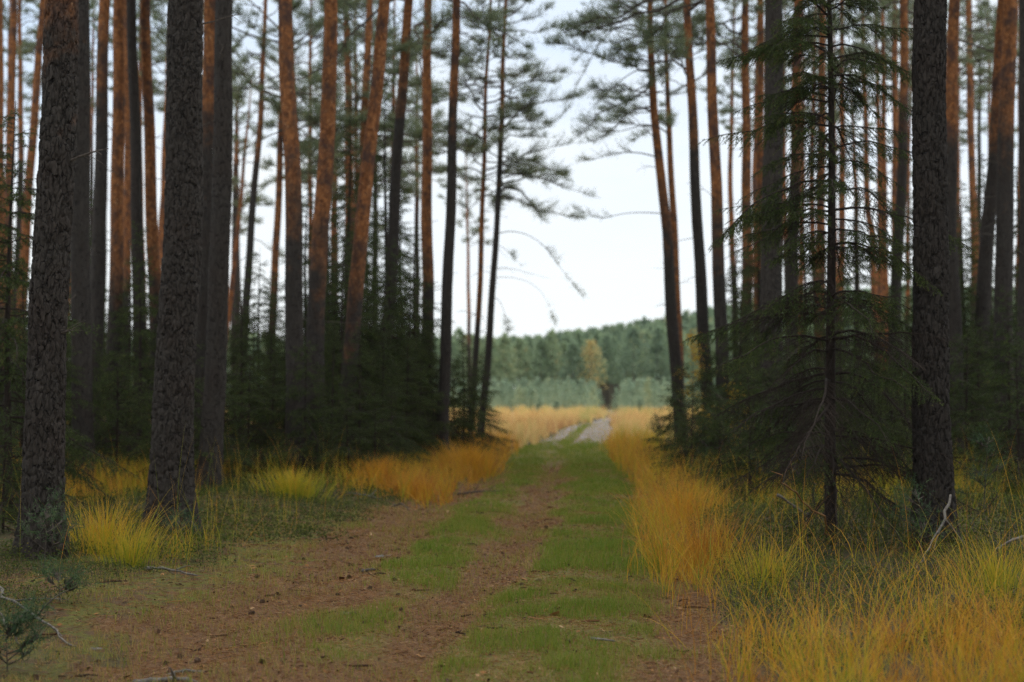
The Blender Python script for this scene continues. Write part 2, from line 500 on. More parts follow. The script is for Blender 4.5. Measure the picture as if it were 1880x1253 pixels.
def pine_spray(b, P, rng, dens=1., nl=.062, nw=.007, start=.3, sub=1., shoot_n=8, tint=.45):
    """side twigs and needle shoots along a pine branch P[n,3]"""
    L = np.linalg.norm(P[-1] - P[0])
    nsub = max(5, int(L * 15 * dens))
    cen = rng.uniform(start, 1, max(2, nsub // 6))
    ts = np.sort(np.clip(cen[rng.integers(len(cen), size=nsub)] + rng.normal(0, .055, nsub), start * .8, 1))
    ts = np.append(ts, 1.)
    tt = np.linspace(0, 1, len(P))
    B = np.stack([np.interp(ts, tt, P[:, k]) for k in range(3)], -1)
    T = norm(np.stack([np.interp(ts, tt, np.gradient(P[:, k])) for k in range(3)], -1))
    S = norm(np.cross(T, [0, 0, 1.]))
    sg = np.where(rng.random(len(ts)) < .5, -1., 1.)[:, None]
    D = norm(T * .7 + S * sg * rng.uniform(.3, 1.1, (len(ts), 1)) + np.array([0, 0, 1.]) * rng.uniform(-.25, .75, (len(ts), 1)))
    D[-1] = T[-1]
    SL = (.12 + .30 * L * (1.05 - ts) * rng.uniform(.5, 1.2, len(ts))) * sub
    SL = np.minimum(SL, 1.0)
    q = np.linspace(0, 1, 4)
    SPt = B[:, None] + D[:, None] * (SL[:, None] * q[None])[..., None]
    SPt[..., 2] += (SL[:, None] * .18 * q[None] ** 2)
    tubes(b, SPt, np.maximum(.0025, .008 * (1 - q * .7))[None] * np.ones((len(ts), 1)), 3, 0, .3)
    # shoots
    k = shoot_n
    sp = rng.uniform(.1, 1.1, (len(ts), k)); sp[:, 0] = 1
    O = B[:, None] + D[:, None] * (SL[:, None] * sp)[..., None]
    O[..., 2] += SL[:, None] * .18 * sp ** 2
    SD = norm(D[:, None] + rng.normal(0, .8, (len(ts), k, 3)) + np.array([0, 0, .35]))
    O = O.reshape(-1, 3); SD = SD.reshape(-1, 3)
    sl = rng.uniform(.06, .20, len(O))
    nn = max(5, int(8 * dens))
    r = rng.uniform(.05, 1, (len(O), nn))
    p = O[:, None] + SD[:, None] * (sl[:, None] * r)[..., None]
    rad = norm(rng.normal(size=(len(O), nn, 3)))
    nd = norm(SD[:, None] * .75 + rad)
    ti = np.clip(tint + rng.normal(0, .16, len(O)), 0, 1)
    needles(b, p.reshape(-1, 3), nd.reshape(-1, 3), rng.uniform(.7, 1.15, len(O) * nn) * nl, nw, rng, 1, np.repeat(ti, nn))


def pine_crown_mesh(seed, zlo, zhi, nbr, L0, dens=1., spread=1., lowsag=.35, az_bias=None, nw=.008):
    rng = np.random.default_rng(seed); b = Buf()
    for i in range(nbr):
        f = (i + rng.random()) / nbr
        z = zlo + (zhi - zlo) * f
        L = L0 * (1 - .75 * f ** 1.5) * rng.uniform(.55, 1.15)
        L *= rng.choice([.5, .7, .9, 1., 1.2])
        az = rng.uniform(0, 2 * np.pi)
        if az_bias is not None and rng.random() < az_bias[1]:
            az = az_bias[0] + rng.normal(0, .6)
        el = np.radians(rng.uniform(-20, 32) + 30 * f)
        d0 = np.array([np.cos(az) * np.cos(el), np.sin(az) * np.cos(el), np.sin(el)])
        P = curve_pts(np.array([0, 0, z]), d0, L, lowsag * (1 - f), 8, .12)
        P[1:] += np.cumsum(rng.normal(0, .06 * L, (7, 3)), 0) * .6
        tubes(b, P, (.008 + .009 * L) * (1 - .8 * np.linspace(0, 1, 8)), 5, 0, .3)
        pine_spray(b, P, rng, dens, start=rng.uniform(.3, .6) if f < .5 else .25, nw=nw)
    return b.mesh('pine_crown', [M_TWIG, M_PINE])


CROWNS = [pine_crown_mesh(100 + k, 0, 7.0 + k * .4, 40, 2.3 + .2 * k, 1.15, nw=.0075) for k in range(5)]


def dead_twigs(b, C, R, rng, zlo, zhi, n, mi=1, lmax=1.1):
    for _ in range(n):
        z = rng.uniform(zlo, zhi)
        c = np.array([np.interp(z, C[:, 2], C[:, 0]), np.interp(z, C[:, 2], C[:, 1]), z])
        r = np.interp(z, C[:, 2], R)
        az = rng.uniform(0, 2 * np.pi); el = rng.uniform(-.25, .5)
        d = np.array([np.cos(az) * np.cos(el), np.sin(az) * np.cos(el), np.sin(el)])
        L = rng.uniform(.1, 1) ** 2 * lmax + .08
        P = curve_pts(c + d * r * .7, d, L + r * .3, rng.uniform(-.2, .45), 6)
        P[1:] += np.cumsum(rng.normal(0, .025 * L, (5, 3)), 0)
        tubes(b, P, rng.uniform(.006, .013) * (1 - .75 * np.linspace(0, 1, 6)), 5, mi, .3)
        for __ in range(rng.integers(0, 4)):
            k = rng.integers(2, 5)
            d2 = norm(d + rng.normal(0, .6, 3)); l2 = L * rng.uniform(.2, .5)
            tubes(b, curve_pts(P[k], d2, l2, .2, 4), .004 * (1 - .6 * np.linspace(0, 1, 4)), 3, mi, .3)


PGROUP = 'pine trees of the stand along the track'


def pine(label, pts, w, wy, d, oy=None, hero=0, top=19., crown=True, zc=None, shade=0., twigs=8, group=PGROUP, seed=None):
    """pts: (px, py) points of the trunk in the photograph from top to bottom; w px wide at row wy; d metres away;
    oy: row above which the bark is orange"""
    seed = seed if seed is not None else int(abs(pts[0][0] * 7 + d * 13)) % 9973
    rng = np.random.default_rng(seed)
    zc = zc if zc is not None else (top - 8.4 if d < 40 else rng.uniform(12., 14.) + (1.5 if pts[0][0] < 330 else 0) - (3.3 if 430 < pts[0][0] < 780 else 0))
    if d >= 40 and crown: top = max(top, zc + 6.5)
    P = np.array([at(px, py, d) for px, py in pts])[::-1]          # bottom to top
    zs, xs = P[:, 2], P[:, 0]
    s0 = (xs[1] - xs[0]) / max(zs[1] - zs[0], .1); s1 = (xs[-1] - xs[-2]) / max(zs[-1] - zs[-2], .1)
    s0 = np.clip(s0, -.1, .1); s1 = np.clip(s1, -.12, .12)
    def xat(z):
        z = np.asarray(z, float)
        x = np.interp(z, zs, xs)
        x = np.where(z < zs[0], xs[0] + (z - zs[0]) * s0, x)
        e = np.maximum(z - zs[-1], 0)
        return x + s1 * 5 * (1 - np.exp(-e / 5)) * (e > 0)
    xb = float(xat(0.05)); zb = float(gz(xb, d))
    z0 = -.25
    if hero: zl = np.concatenate([np.arange(z0, 6.2, .014 if hero > 1 else .03), np.arange(6.3, top, .5), [top]])
    else: zl = np.concatenate([np.arange(z0, 1, .1), np.arange(1, min(13., top - 1), .22), np.arange(min(13., top - 1), top, .7), [top]])
    # smooth the centre line
    zf = np.linspace(z0, top, 160)
    xf = xat(zf + zb)
    kern = np.hanning(13); kern /= kern.sum()
    xf2 = np.convolve(np.pad(xf, 6, mode='reflect', reflect_type='odd'), kern, 'valid')
    cx = np.interp(zl, zf, xf2) - xb
    cy = .10 * np.sin(zl * .35 + seed) * smooth(0, 6, zl) + rng.normal(0, .012) * zl
    cx = cx + .012 * np.sin(zl * 1.7 + seed * 2) * smooth(.5, 2, zl)
    zr = (CAMZ + ray(0, wy)[2] / ray(0, wy)[1] * d) - zb
    r_ref = .5 * w * d / F
    R = r_ref * (np.maximum(top + .6 - zl, .1) / (top + .6 - zr)) ** .62
    C = np.stack([cx, cy, zl], -1)
    sides = {0: 22, 1: 60, 2: 110}[hero]
    rel = {0: 0, 1: .013, 2: .024}[hero]
    b = make_trunk(C, R, sides, seed % 500, rel, (.34 if hero > 1 else .26) if hero else .28, .28 if hero else .06, .025)
    dead_twigs(b, C, R, rng, 1.6, zc + 1, twigs, 1, 1.0)
    root = thing('pine_tree', (xb, d, zb), label, 'pine tree', group)
    tr = link('trunk', b.mesh('trunk', [M_BARK, M_TWIG], (0,)), root)
    tr['orange_height'] = float((CAMZ + ray(0, oy)[2] / ray(0, oy)[1] * d) - zb) if oy is not None else 40.
    tr['bark_shade'] = float(shade)
    if crown:
        cm = CROWNS[seed % len(CROWNS)]
        co = link('crown', cm, root)
        co.location = (float(np.interp(zc, zl, cx)), float(np.interp(zc, zl, cy)), zc)
        co.rotation_euler = (0, 0, rng.uniform(0, 6.28))
        sc = (top - zc) / 7.2
        co.scale = (sc * rng.uniform(.9, 1.15), sc * rng.uniform(.9, 1.15), sc)
    return root, C, R, rng


def world_branch(root, pts3, r0, rng, needle=True, start=.3, dens=1., name='branch', tint=.45, nw=.0048, sub=1.):
    """one modelled branch through world points, as a part of its tree"""
    p = np.array(pts3) - np.array(root.location)[None]
    t = np.linspace(0, 1, len(p)); q = np.linspace(0, 1, 14)
    # smooth through points
    P = np.stack([np.interp(q, t, p[:, k]) for k in range(3)], -1)
    for _ in range(2): P[1:-1] = .25 * P[:-2] + .5 * P[1:-1] + .25 * P[2:]
    b = Buf()
    tubes(b, P, r0 * (1 - .8 * q), 6, 0, .3)
    if needle: pine_spray(b, P, rng, dens, start=start, tint=tint, nw=nw, sub=sub)
    else:
        for _ in range(5):
            k = rng.integers(3, 13)
            d = norm(P[k] - P[k - 1] + rng.normal(0, .06, 3))
            tubes(b, curve_pts(P[k], d, rng.uniform(.1, .35), .2, 4), r0 * .3 * (1 - .6 * np.linspace(0, 1, 4)), 3, 0, .3)
    return link(name, b.mesh(name, [M_TWIG, M_PINE]), root)


# --- trees on the side of the two big trunks (west of the track)
L1, c1, r1, g1 = pine('thick dark plated pine trunk nearest the bottom corner moss, turning orange near the top', [(111, 0), (96, 420), (80, 835), (76, 1045)], 65, 420, 12.8, -60, 2, 20, twigs=4)
world_branch(L1, [at(122, 300, 12.8), at(140, 290, 12.75), at(168, 280, 12.7), at(198, 273, 12.6)], .016, g1, False, name='dead_branch')
world_branch(L1, [at(112, 612, 12.75), at(124, 609, 12.7), at(138, 602, 12.6)], .010, g1, False, name='dead_branch')
pine('dark trunk half hidden directly behind the nearest thick trunk', [(147, 0), (144, 420), (145, 600), (155, 910)], 34, 420, 22.0, -100, 0, 20)
pine('slim grey-brown trunk between the corner trunk and an orange one, slightly tilted', [(189, 0), (181, 420), (174, 600), (166, 860)], 24, 420, 26.5, 120)
pine('straight orange trunk standing between two grey trunks, orange almost to the thicket', [(220, 0), (213, 420), (209, 600), (206, 850)], 24, 420, 29.0, 500)
pine('narrow orange-brown trunk just showing behind the straight orange trunk', [(235, 0), (235, 300), (231, 600)], 13, 300, 44., 520)
pine('grey trunk leaning outwards at its foot beside the straight orange trunk', [(242, 0), (255, 420), (258, 650)], 22, 420, 30., None)
pine('thin pale brown trunk peeping out behind the leaning grey trunk', [(256, 0), (258, 300), (264, 600)], 8, 200, 58., 600, twigs=4)
pine('bright orange trunk with dark rings before the thickest dark trunk', [(273, 0), (281, 420), (288, 650)], 22, 420, 30.5, 520, twigs=14)
pine('very thin slanting orange trunk next to the ringed orange trunk', [(318, 60), (305, 250), (293, 415), (280, 620)], 7, 300, 62., 640, twigs=4)
L6, c6, r6, g6 = pine('thickest dark plated pine trunk, bulging foot at the edge of the needle litter', [(342, 0), (333, 420), (315, 835), (314, 985)], 68, 420, 15.6, None, 2, 21, twigs=4)
pine('orange trunk squeezed between two dark trunks, grey below', [(383, 0), (378, 420), (372, 700)], 26, 300, 27., 215)
pine('straight black-brown trunk right beside the thickest dark trunk', [(412, 0), (406, 420), (398, 600), (388, 800), (384, 880)], 36, 420, 21.5, None, 1, 20)
pine('spindly slanting light brown trunk in the gap of white sky', [(464, 120), (438, 420), (418, 590), (404, 700)], 8, 420, 62., 620, top=15, twigs=10)
pine('slender pine with bushy twigs, orange above and grey below, leaning in the sky gap', [(489, 0), (480, 200), (460, 420), (445, 690)], 13, 420, 44., 270, top=17, twigs=22)
pine('thin orange-brown trunk just behind the curving orange pine', [(521, 60), (514, 250), (509, 420), (495, 690)], 13, 420, 45., 560)
pine('curving orange trunk with grey scaly lower half in front of the spruce thicket', [(524, 0), (528, 130), (538, 250), (541, 420), (542, 600), (542, 840), (542, 890)], 31, 420, 25.5, 350, 0, 19)
pine('orange trunk bending backwards at mid height next to the curving orange pine', [(607, 0), (602, 250), (586, 420), (580, 600), (578, 760)], 29, 300, 26.5, 470)
pine('narrow orange trunk glimpsed behind spruce tops', [(633, 0), (639, 230), (641, 420), (640, 600)], 14, 200, 48., 430)
pine('thin orange trunk almost touching the strongly leaning orange pine', [(682, 0), (674, 150), (668, 300), (660, 480)], 14, 150, 45., 600)
pine('strongly leaning bright orange pine crossing the dark spruces', [(706, 0), (694, 140), (676, 280), (666, 420), (652, 540), (641, 690), (634, 800)], 25, 300, 27.2, 545)
pine('leaning trunk orange at the top and black below, beside dark spruces', [(752, 0), (744, 130), (734, 220), (728, 300), (724, 420), (711, 600), (700, 760)], 20, 300, 33., 170)
pine('upright orange trunk with a dark collar, last orange one before the clearing edge trunk', [(785, 0), (783, 420), (785, 500), (785, 660), (782, 800)], 19, 300, 36., 500, twigs=16)
pine('dark slim trunk at the clearing edge, foot standing in amber grass', [(838, 0), (832, 200), (826, 420), (819, 600), (811, 845)], 19, 420, 32., 195, twigs=16)
pine('pale orange-brown trunk cut by the picture edge', [(4, 0), (3, 300), (0, 620)], 17, 200, 40., 600)
pine('pale orange trunk beside the one cut by the picture edge', [(23, 0), (20, 300), (14, 620)], 14, 200, 41., 620)
pine('pale orange trunk slanting down behind the narrow corner spruce', [(74, 0), (66, 150), (50, 390), (38, 600)], 14, 200, 42., 640)

# --- lone pair at the clearing
LP1, cl1, rl1, gl1 = pine('lone slender pine of the clearing pair, the one farther from the track', [(898, 60), (893, 140), (885, 420), (878, 600), (863, 800)], 9, 420, 43., 560, top=17.4, crown=False, twigs=24, zc=9, group='lone pair of pines at the clearing')
LP2, cl2, rl2, gl2 = pine('lone slender pine of the clearing pair, leaning, with long drooping branches', [(928, 0), (923, 134), (917, 335), (911, 420), (900, 600), (890, 720), (882, 795)], 11, 420, 42., 250, top=18.4, crown=False, twigs=20, zc=9, group='lone pair of pines at the clearing')


def attach_crown(root, me, C, zc, rz=0., sc=(1, 1, 1)):
    co = link('crown', me, root)
    co.location = (float(np.interp(zc, C[:, 2], C[:, 0])), float(np.interp(zc, C[:, 2], C[:, 1])), zc)
    co.rotation_euler = (0, 0, rz); co.scale = sc
    return co


attach_crown(LP1, pine_crown_mesh(301, 0, 9.8, 84, 2.35, 1.25, lowsag=.4, nw=.0048), cl1, 7.6)
attach_crown(LP2, pine_crown_mesh(302, 0, 11., 100, 2.6, 1.25, lowsag=.45, az_bias=(.1, .4), nw=.0048), cl2, 7.4)


def px_branch(root, px, d, r0, rng, dy=0., **kw):
    n = len(px)
    return world_branch(root, [at(x, y, d + dy * k / (n - 1)) for k, (x, y) in enumerate(px)], r0, rng, **kw)


px_branch(LP2, [(912, 430), (935, 423), (965, 428), (995, 445), (1018, 475), (1040, 508), (1068, 542)], 42, .015, gl2, -.6, start=.42, dens=.7, tint=.5, sub=.55)
px_branch(LP2, [(910, 492), (935, 492), (975, 503), (1010, 512)], 42, .009, gl2, .4, needle=False)
px_branch(LP2, [(909, 510), (935, 508), (970, 516), (995, 535), (1008, 560), (1018, 590)], 42, .009, gl2, -.3, start=.75, dens=.5, tint=.4, sub=.4)
px_branch(LP2, [(917, 330), (950, 315), (1000, 330), (1040, 345), (1085, 360)], 42, .022, gl2, -.5, start=.4, dens=1.0, tint=.45)
px_branch(LP2, [(919, 300), (960, 285), (1010, 270), (1060, 262)], 42, .022, gl2, .5, start=.35, dens=1., tint=.42)
px_branch(LP2, [(922, 240), (960, 235), (1000, 240), (1045, 200)], 42, .022, gl2, .3, start=.35, dens=1., tint=.42)
px_branch(LP2, [(925, 170), (970, 150), (1010, 130), (1045, 135)], 42, .022, gl2, -.4, start=.35, dens=1., tint=.42)
px_branch(LP2, [(905, 545), (918, 552), (928, 580), (932, 605)], 42, .01, gl2, -.2, start=.3, dens=1., tint=.35, sub=.6)
px_branch(LP2, [(912, 450), (925, 455), (940, 470), (955, 485)], 42, .01, gl2, -.3, start=.3, dens=.9, tint=.35, sub=.6)
px_branch(LP1, [(884, 425), (872, 408), (862, 385), (852, 380)], 43, .014, gl1, .4, start=.3, dens=.9, tint=.4)
px_branch(LP1, [(890, 240), (865, 225), (845, 235), (822, 262)], 43, .016, gl1, .4, start=.3, dens=1., tint=.45)
px_branch(LP1, [(893, 150), (862, 120), (840, 110), (818, 130)], 43, .016, gl1, -.4, start=.3, dens=1., tint=.45)

pine('small far pine with a little tuft of a crown, seen through the lone pair', [(857, 380), (859, 460), (862, 700)], 5, 460, 86., 600, top=14.2, twigs=6, zc=10.8, group='far single pine in the clearing')

# --- the east side of the track
R1, cr1, rr1, gr1 = pine('pine at the clearing edge whose long bare branches arch over the track', [(1194, 0), (1195, 60), (1200, 200), (1213, 300), (1225, 420), (1235, 600), (1246, 740), (1252, 820)], 20, 500, 38., 400, top=15.5, crown=False, twigs=8, zc=8.5)
attach_crown(R1, pine_crown_mesh(311, 0, 7.0, 52, 2.7, 1.3, lowsag=.3, az_bias=(3.14, .35), nw=.0048), cr1, 9.2)
px_branch(R1, [(1194, 62), (1170, 48), (1150, 45), (1125, 50), (1095, 85), (1075, 130), (1040, 190)], 38, .028, gr1, -.4, start=.35, dens=.55, tint=.5)
px_branch(R1, [(1196, 75), (1170, 66), (1140, 60), (1120, 50), (1090, 70), (1060, 110)], 38, .02, gr1, .5, start=.4, dens=.5, tint=.5)
px_branch(R1, [(1197, 128), (1165, 128), (1125, 160), (1095, 190), (1075, 215)], 38, .02, gr1, -.3, start=.5, dens=.5, tint=.5)
px_branch(R1, [(1205, 232), (1180, 228), (1150, 240), (1110, 245), (1070, 225)], 38, .018, gr1, .3, start=.35, dens=.8, tint=.55)
px_branch(R1, [(1210, 290), (1175, 280), (1135, 280), (1100, 290), (1070, 296)], 38, .02, gr1, -.3, start=.3, dens=.9, tint=.6)
px_branch(R1, [(1206, 255), (1185, 240), (1165, 215), (1135, 205)], 38, .018, gr1, .5, start=.3, dens=.9, tint=.5)
px_branch(R1, [(1203, 170), (1180, 168), (1160, 180), (1138, 205)], 38, .016, gr1, .6, start=.3, dens=.9, tint=.55)
px_branch(R1, [(1199, 130), (1180, 115), (1150, 110), (1115, 115)], 38, .016, gr1, .6, start=.3, dens=.9, tint=.5)
px_branch(R1, [(1212, 392), (1180, 390), (1140, 392), (1110, 402), (1085, 398), (1060, 385)], 38, .014, gr1, -.4, start=.55, dens=.6, tint=.55, sub=.6)
px_branch(R1, [(1206, 308), (1190, 305), (1170, 312)], 38, .012, gr1, .2, needle=False)
pine('slim pinkish trunk close behind the pine whose branches arch over the track', [(1220, 20), (1224, 200), (1236, 420), (1243, 560), (1248, 700)], 11, 300, 44., 640, top=16, twigs=4, zc=9.5)
pine('second trunk from the clearing, orange with dark bands, grey below', [(1262, 0), (1269, 150), (1280, 420), (1291, 600), (1298, 720)], 20, 420, 36., 235, top=18, twigs=14)
pine('evenly orange-brown trunk standing third from the clearing', [(1303, 0), (1310, 200), (1318, 420), (1322, 560), (1326, 700)], 22, 420, 31., 400, top=18.5, twigs=12)
pine('dull orange trunk draped by the tips of the near spruce', [(1368, 0), (1370, 420), (1370, 560), (1368, 720)], 17, 300, 38., 520)
pine('orange sliver of a trunk hugging the broad grey trunk', [(1399, 0), (1396, 400), (1394, 600)], 14, 300, 40., 600)
pine('broad grey trunk partly veiled by spruce twigs', [(1423, 0), (1418, 420), (1412, 600), (1424, 780), (1430, 888)], 38, 420, 24.0, None, 1, 20)
pine('brown trunk right after the broad grey trunk, orange high up', [(1458, 0), (1457, 200), (1454, 420), (1452, 600), (1450, 750)], 18, 200, 31., 280)
pine('far thin tan trunk in the veil of spruce twigs', [(1473, 150), (1472, 300), (1470, 560)], 7, 220, 62., 620, twigs=3)
pine('pale orange trunk seen just before the near spruce stem', [(1511, 0), (1510, 300), (1507, 600)], 15, 300, 40., 620)
pine('slim brown trunk glued behind the near spruce stem', [(1546, 100), (1545, 420), (1541, 620)], 12, 420, 46., 560)
pine('thin tan trunk bending gently in the white gap after the near spruce', [(1584, 60), (1593, 400), (1602, 420), (1608, 560), (1618, 700)], 10, 300, 52., 700, twigs=4)
pine('thin tan trunk paired close with another one in the white gap', [(1608, 60), (1613, 300), (1616, 420), (1618, 640)], 9, 300, 56., 700, twigs=3)
pine('thin ochre trunk, other half of the close pair in the white gap', [(1619, 100), (1624, 420), (1627, 640)], 11, 420, 50., 700, twigs=3)
pine('straight orange trunk before the big black-brown trunk', [(1643, 0), (1643, 300), (1642, 620)], 13, 300, 45., 600)
pine('trunk orange above and purple-grey below, hugging the big black-brown trunk', [(1657, 0), (1655, 300), (1648, 420), (1643, 600), (1640, 720)], 18, 300, 36., 190)
R13, c13, r13, g13 = pine('big black-brown plated trunk behind the shrub carpet, root flare showing', [(1702, 0), (1705, 420), (1706, 600), (1710, 800), (1720, 1015)], 61, 420, 13.7, None, 2, 21, twigs=4, shade=.30)
pine('orange trunk with purple-grey foot behind the big black-brown trunk', [(1754, 0), (1748, 200), (1743, 420), (1750, 600), (1755, 760)], 24, 300, 28.5, 260)
pine('thin dull orange trunk between two stouter orange trunks', [(1773, 0), (1778, 300), (1785, 420), (1790, 620)], 12, 300, 48., 520)
pine('hair-thin dark trunk in the narrow sky strip', [(1800, 40), (1799, 300), (1796, 600)], 6, 200, 64., None, twigs=3)
pine('orange trunk darkening at mid height, left of the outermost pair', [(1827, 0), (1816, 300), (1808, 420), (1800, 600), (1796, 760)], 24, 350, 30., 240, twigs=14)
pine('stout orange trunk with grey lower half, outermost of the orange ones', [(1852, 0), (1848, 300), (1845, 420), (1843, 600), (1842, 760)], 30, 350, 28., 250, twigs=14)
pine('blackish trunk running up along the picture edge', [(1886, 0), (1884, 420), (1880, 800), (1878, 950)], 26, 420, 24., None)

# --- thin trunks far back in the stand
rr = np.random.default_rng(55)
for k, (px, d) in enumerate([(12, 66), (38, 58), (95, 60), (128, 52), (170, 64), (196, 56), (300, 54), (345, 60), (430, 70), (548, 58), (570, 52), (615, 60), (655, 54), (690, 62), (720, 50), (765, 56)]):
    pine('thin brown pine trunk far back among the trunks beyond the spruce thicket', [(px + rr.normal(0, 6), 0), (px, 350), (px - rr.normal(3, 5), 690)], rr.uniform(7, 11), 300, d, rr.uniform(250, 620), top=rr.uniform(15, 19), twigs=10, group='thin far trunks beyond the spruce thicket', seed=700 + k)
for k, (px, d) in enumerate([(1340, 60), (1385, 56), (1440, 66), (1490, 58), (1530, 64), (1570, 68), (1665, 58), (1690, 66), (1760, 60), (1790, 54), (1815, 62), (1868, 56)]):
    pine('thin tan pine trunk far back beyond the near spruce', [(px + rr.normal(0, 6), 0), (px, 350), (px - rr.normal(-3, 5), 690)], rr.uniform(6, 10), 300, d, rr.uniform(350, 650), top=rr.uniform(15, 19), twigs=8, group='thin far trunks beyond the near spruce', seed=800 + k)

# ------------------------------------------------------------------ spruces
def spruce_mesh(seed, Ht, Rad, z0=.25, dz=.24, nb=5, step=.07, nl=.022, nw=.004, nstep=.010, sag=.42, rise=.08, bare=0., trunk_r=.05, pw=.8, fol=1., minL=.12, blmax=.42, inner=.15):
    """returns (trunk mesh, foliage mesh)"""
    rng = np.random.default_rng(seed)
    bt = Buf()
    zl = np.linspace(-.2, Ht, 40)
    cx = .03 * np.sin(zl * .9 + seed); cy = .03 * np.cos(zl * .7 + seed)
    cx -= np.interp(0, zl, cx); cy -= np.interp(0, zl, cy)
    tr = trunk_r * np.maximum((Ht - zl) / Ht, .04) ** .85
    tubes(bt, np.stack([cx, cy, zl], -1), tr, 10, 0, .3)
    b = Buf()
    zz = z0
    starts, dirs, lens, bares = [], [], [], []
    while zz < Ht - .08:
        f = zz / Ht
        for k in range(nb):
            z = zz + rng.uniform(-.4, .4) * dz
            L = max(minL, Rad * (1 - f) ** pw * rng.uniform(.55, 1.12))
            az = k / nb * 6.283 + rng.uniform(0, 6.283)
            el = np.radians(-8 + 40 * f ** 2 + rng.uniform(-10, 10))
            starts.append((np.interp(z, zl, cx), np.interp(z, zl, cy), z))
            dirs.append((np.cos(az) * np.cos(el), np.sin(az) * np.cos(el), np.sin(el)))
            lens.append(L); bares.append(rng.random() < bare * smooth(.45, .08, f))
        zz += dz * rng.uniform(.75, 1.25) * (1 - .35 * f)
    S = np.array(starts); D = np.array(dirs); L = np.array(lens); bar = np.array(bares)
    ns = 9; t = np.linspace(0, 1, ns)
    P = S[:, None] + D[:, None] * (L[:, None] * t)[..., None]
    sg = (sag * rng.uniform(.5, 1.3, len(L)))[:, None] * np.minimum(1, L[:, None] / 1.0 + .3)
    P[..., 2] += L[:, None] * (rise * t - sg * t ** 2 + .22 * sg * t ** 4)
    P[:, 1:] += np.cumsum(rng.normal(0, 1, (len(L), ns - 1, 3)) * (.016 * L)[:, None, None], 1)
    tubes(b, P, (.004 + .0075 * L)[:, None] * (1 - .78 * t)[None], 5, 0, .3)
    # branchlets
    bs, bd, bl, bn, nd_ok = [], [], [], [], []
    for i in range(len(L)):
        s = np.arange(.1 * L[i] + .03, L[i], step)
        if len(s) == 0: s = np.array([L[i] * .6])
        s = np.append(s + rng.uniform(-.3, .3, len(s)) * step, L[i])
        s = np.clip(s, 0, L[i]); tt = s / L[i]
        B = np.stack([np.interp(tt, t, P[i, :, k]) for k in range(3)], -1)
        T = norm(np.stack([np.interp(tt, t, np.gradient(P[i, :, k])) for k in range(3)], -1))
        for side in (-1, 1):
            Sd = norm(np.cross(T, [0, 0, 1.])) * side
            Dv = norm(T * rng.uniform(.5, .9, (len(s), 1)) + Sd * rng.uniform(.6, 1., (len(s), 1)) + np.array([0, 0, -1.]) * rng.uniform(.05, .5, (len(s), 1)))
            Dv[-1] = T[-1]
            l = np.minimum(blmax, .05 + .42 * (L[i] - s)) * rng.uniform(.5, 1.15, len(s)) + .03
            bs.append(B); bd.append(Dv); bl.append(l); nd_ok.append(np.full(len(s), not bar[i]) & (tt + rng.normal(0, .08, len(s)) > inner * (1 - S[i, 2] / Ht) + .10))
    bs = np.concatenate(bs); bd = np.concatenate(bd); bl = np.concatenate(bl); ok = np.concatenate(nd_ok)
    q = np.linspace(0, 1, 4)
    BP = bs[:, None] + bd[:, None] * (bl[:, None] * q)[..., None]
    BP[..., 2] -= .38 * bl[:, None] * q ** 2
    tubes(b, BP, np.full((len(bs), 4), .0024) * (1.25 - q * .8)[None], 3, 0, .3)
    # secondary twigs on long branchlets
    lg = np.where(bl > .13)[0]
    k = 4
    ii = np.repeat(lg, k); r = rng.uniform(.2, .9, len(ii))
    s2 = bs[ii] + bd[ii] * (bl[ii] * r)[:, None]; s2[:, 2] -= .38 * bl[ii] * r ** 2
    d2 = norm(bd[ii] + norm(np.cross(bd[ii], rng.normal(size=(len(ii), 3)))) * .9 + np.array([0, 0, -.45]))
    l2 = bl[ii] * rng.uniform(.2, .45, len(ii)) * (1.1 - r)+.02
    B2 = s2[:, None] + d2[:, None] * (l2[:, None] * q)[..., None]
    tubes(b, B2, np.full((len(ii), 4), .0017), 3, 0, .3)
    As = np.concatenate([bs[ok], s2[ok[ii]]]); Ad = np.concatenate([bd[ok], d2[ok[ii]]]); Al = np.concatenate([bl[ok], l2[ok[ii]]])
    cnt = np.maximum(3, (Al / nstep * fol).astype(int))
    idx = np.repeat(np.arange(len(As)), cnt)
    r = rng.uniform(0, 1, len(idx))
    p = As[idx] + Ad[idx] * (Al[idx] * r)[:, None]
    prim = idx < ok.sum()
    p[:, 2] -= np.where(prim, .38 * Al[idx] * r ** 2, 0)
    ndv = norm(Ad[idx] * .8 + norm(rng.normal(size=(len(idx), 3))) * .9)
    ti = np.clip(.42 + rng.normal(0, .16, len(As)), 0, 1)[idx] + .25 * (r > .8)
    needles(b, p, ndv, nl * rng.uniform(.7, 1.15, len(idx)), nw, rng, 1, np.clip(ti, 0, 1))
    return bt.mesh('spruce_trunk', [M_DARKWOOD], (0,)), b.mesh('spruce_foliage', [M_DARKWOOD, M_SPRUCE])


def put_spruce(meshes, x, y, sc, label, group, rz=0., name='spruce_tree', sz=None):
    root = thing(name, (x, y, float(gz(x, y)) - .02), label, 'spruce tree', group, rz)
    root.scale = (sc, sc, sz or sc)
    link('trunk', meshes[0], root); link('crown', meshes[1], root)
    return root


# the near spruce
g = gat(1523, 14.1)
HERO = spruce_mesh(11, 7.6, 1.75, z0=.75, dz=.36, nb=7, step=.046, nl=.023, nw=.0040, nstep=.0036, sag=.66, rise=.22, bare=.6, trunk_r=.062, pw=.5, fol=1., inner=.36, blmax=.52)
put_spruce(HERO, g[0], 14.1, 1., 'near slim spruce with drooping sparse branches and half bare lower twigs', None, .4)

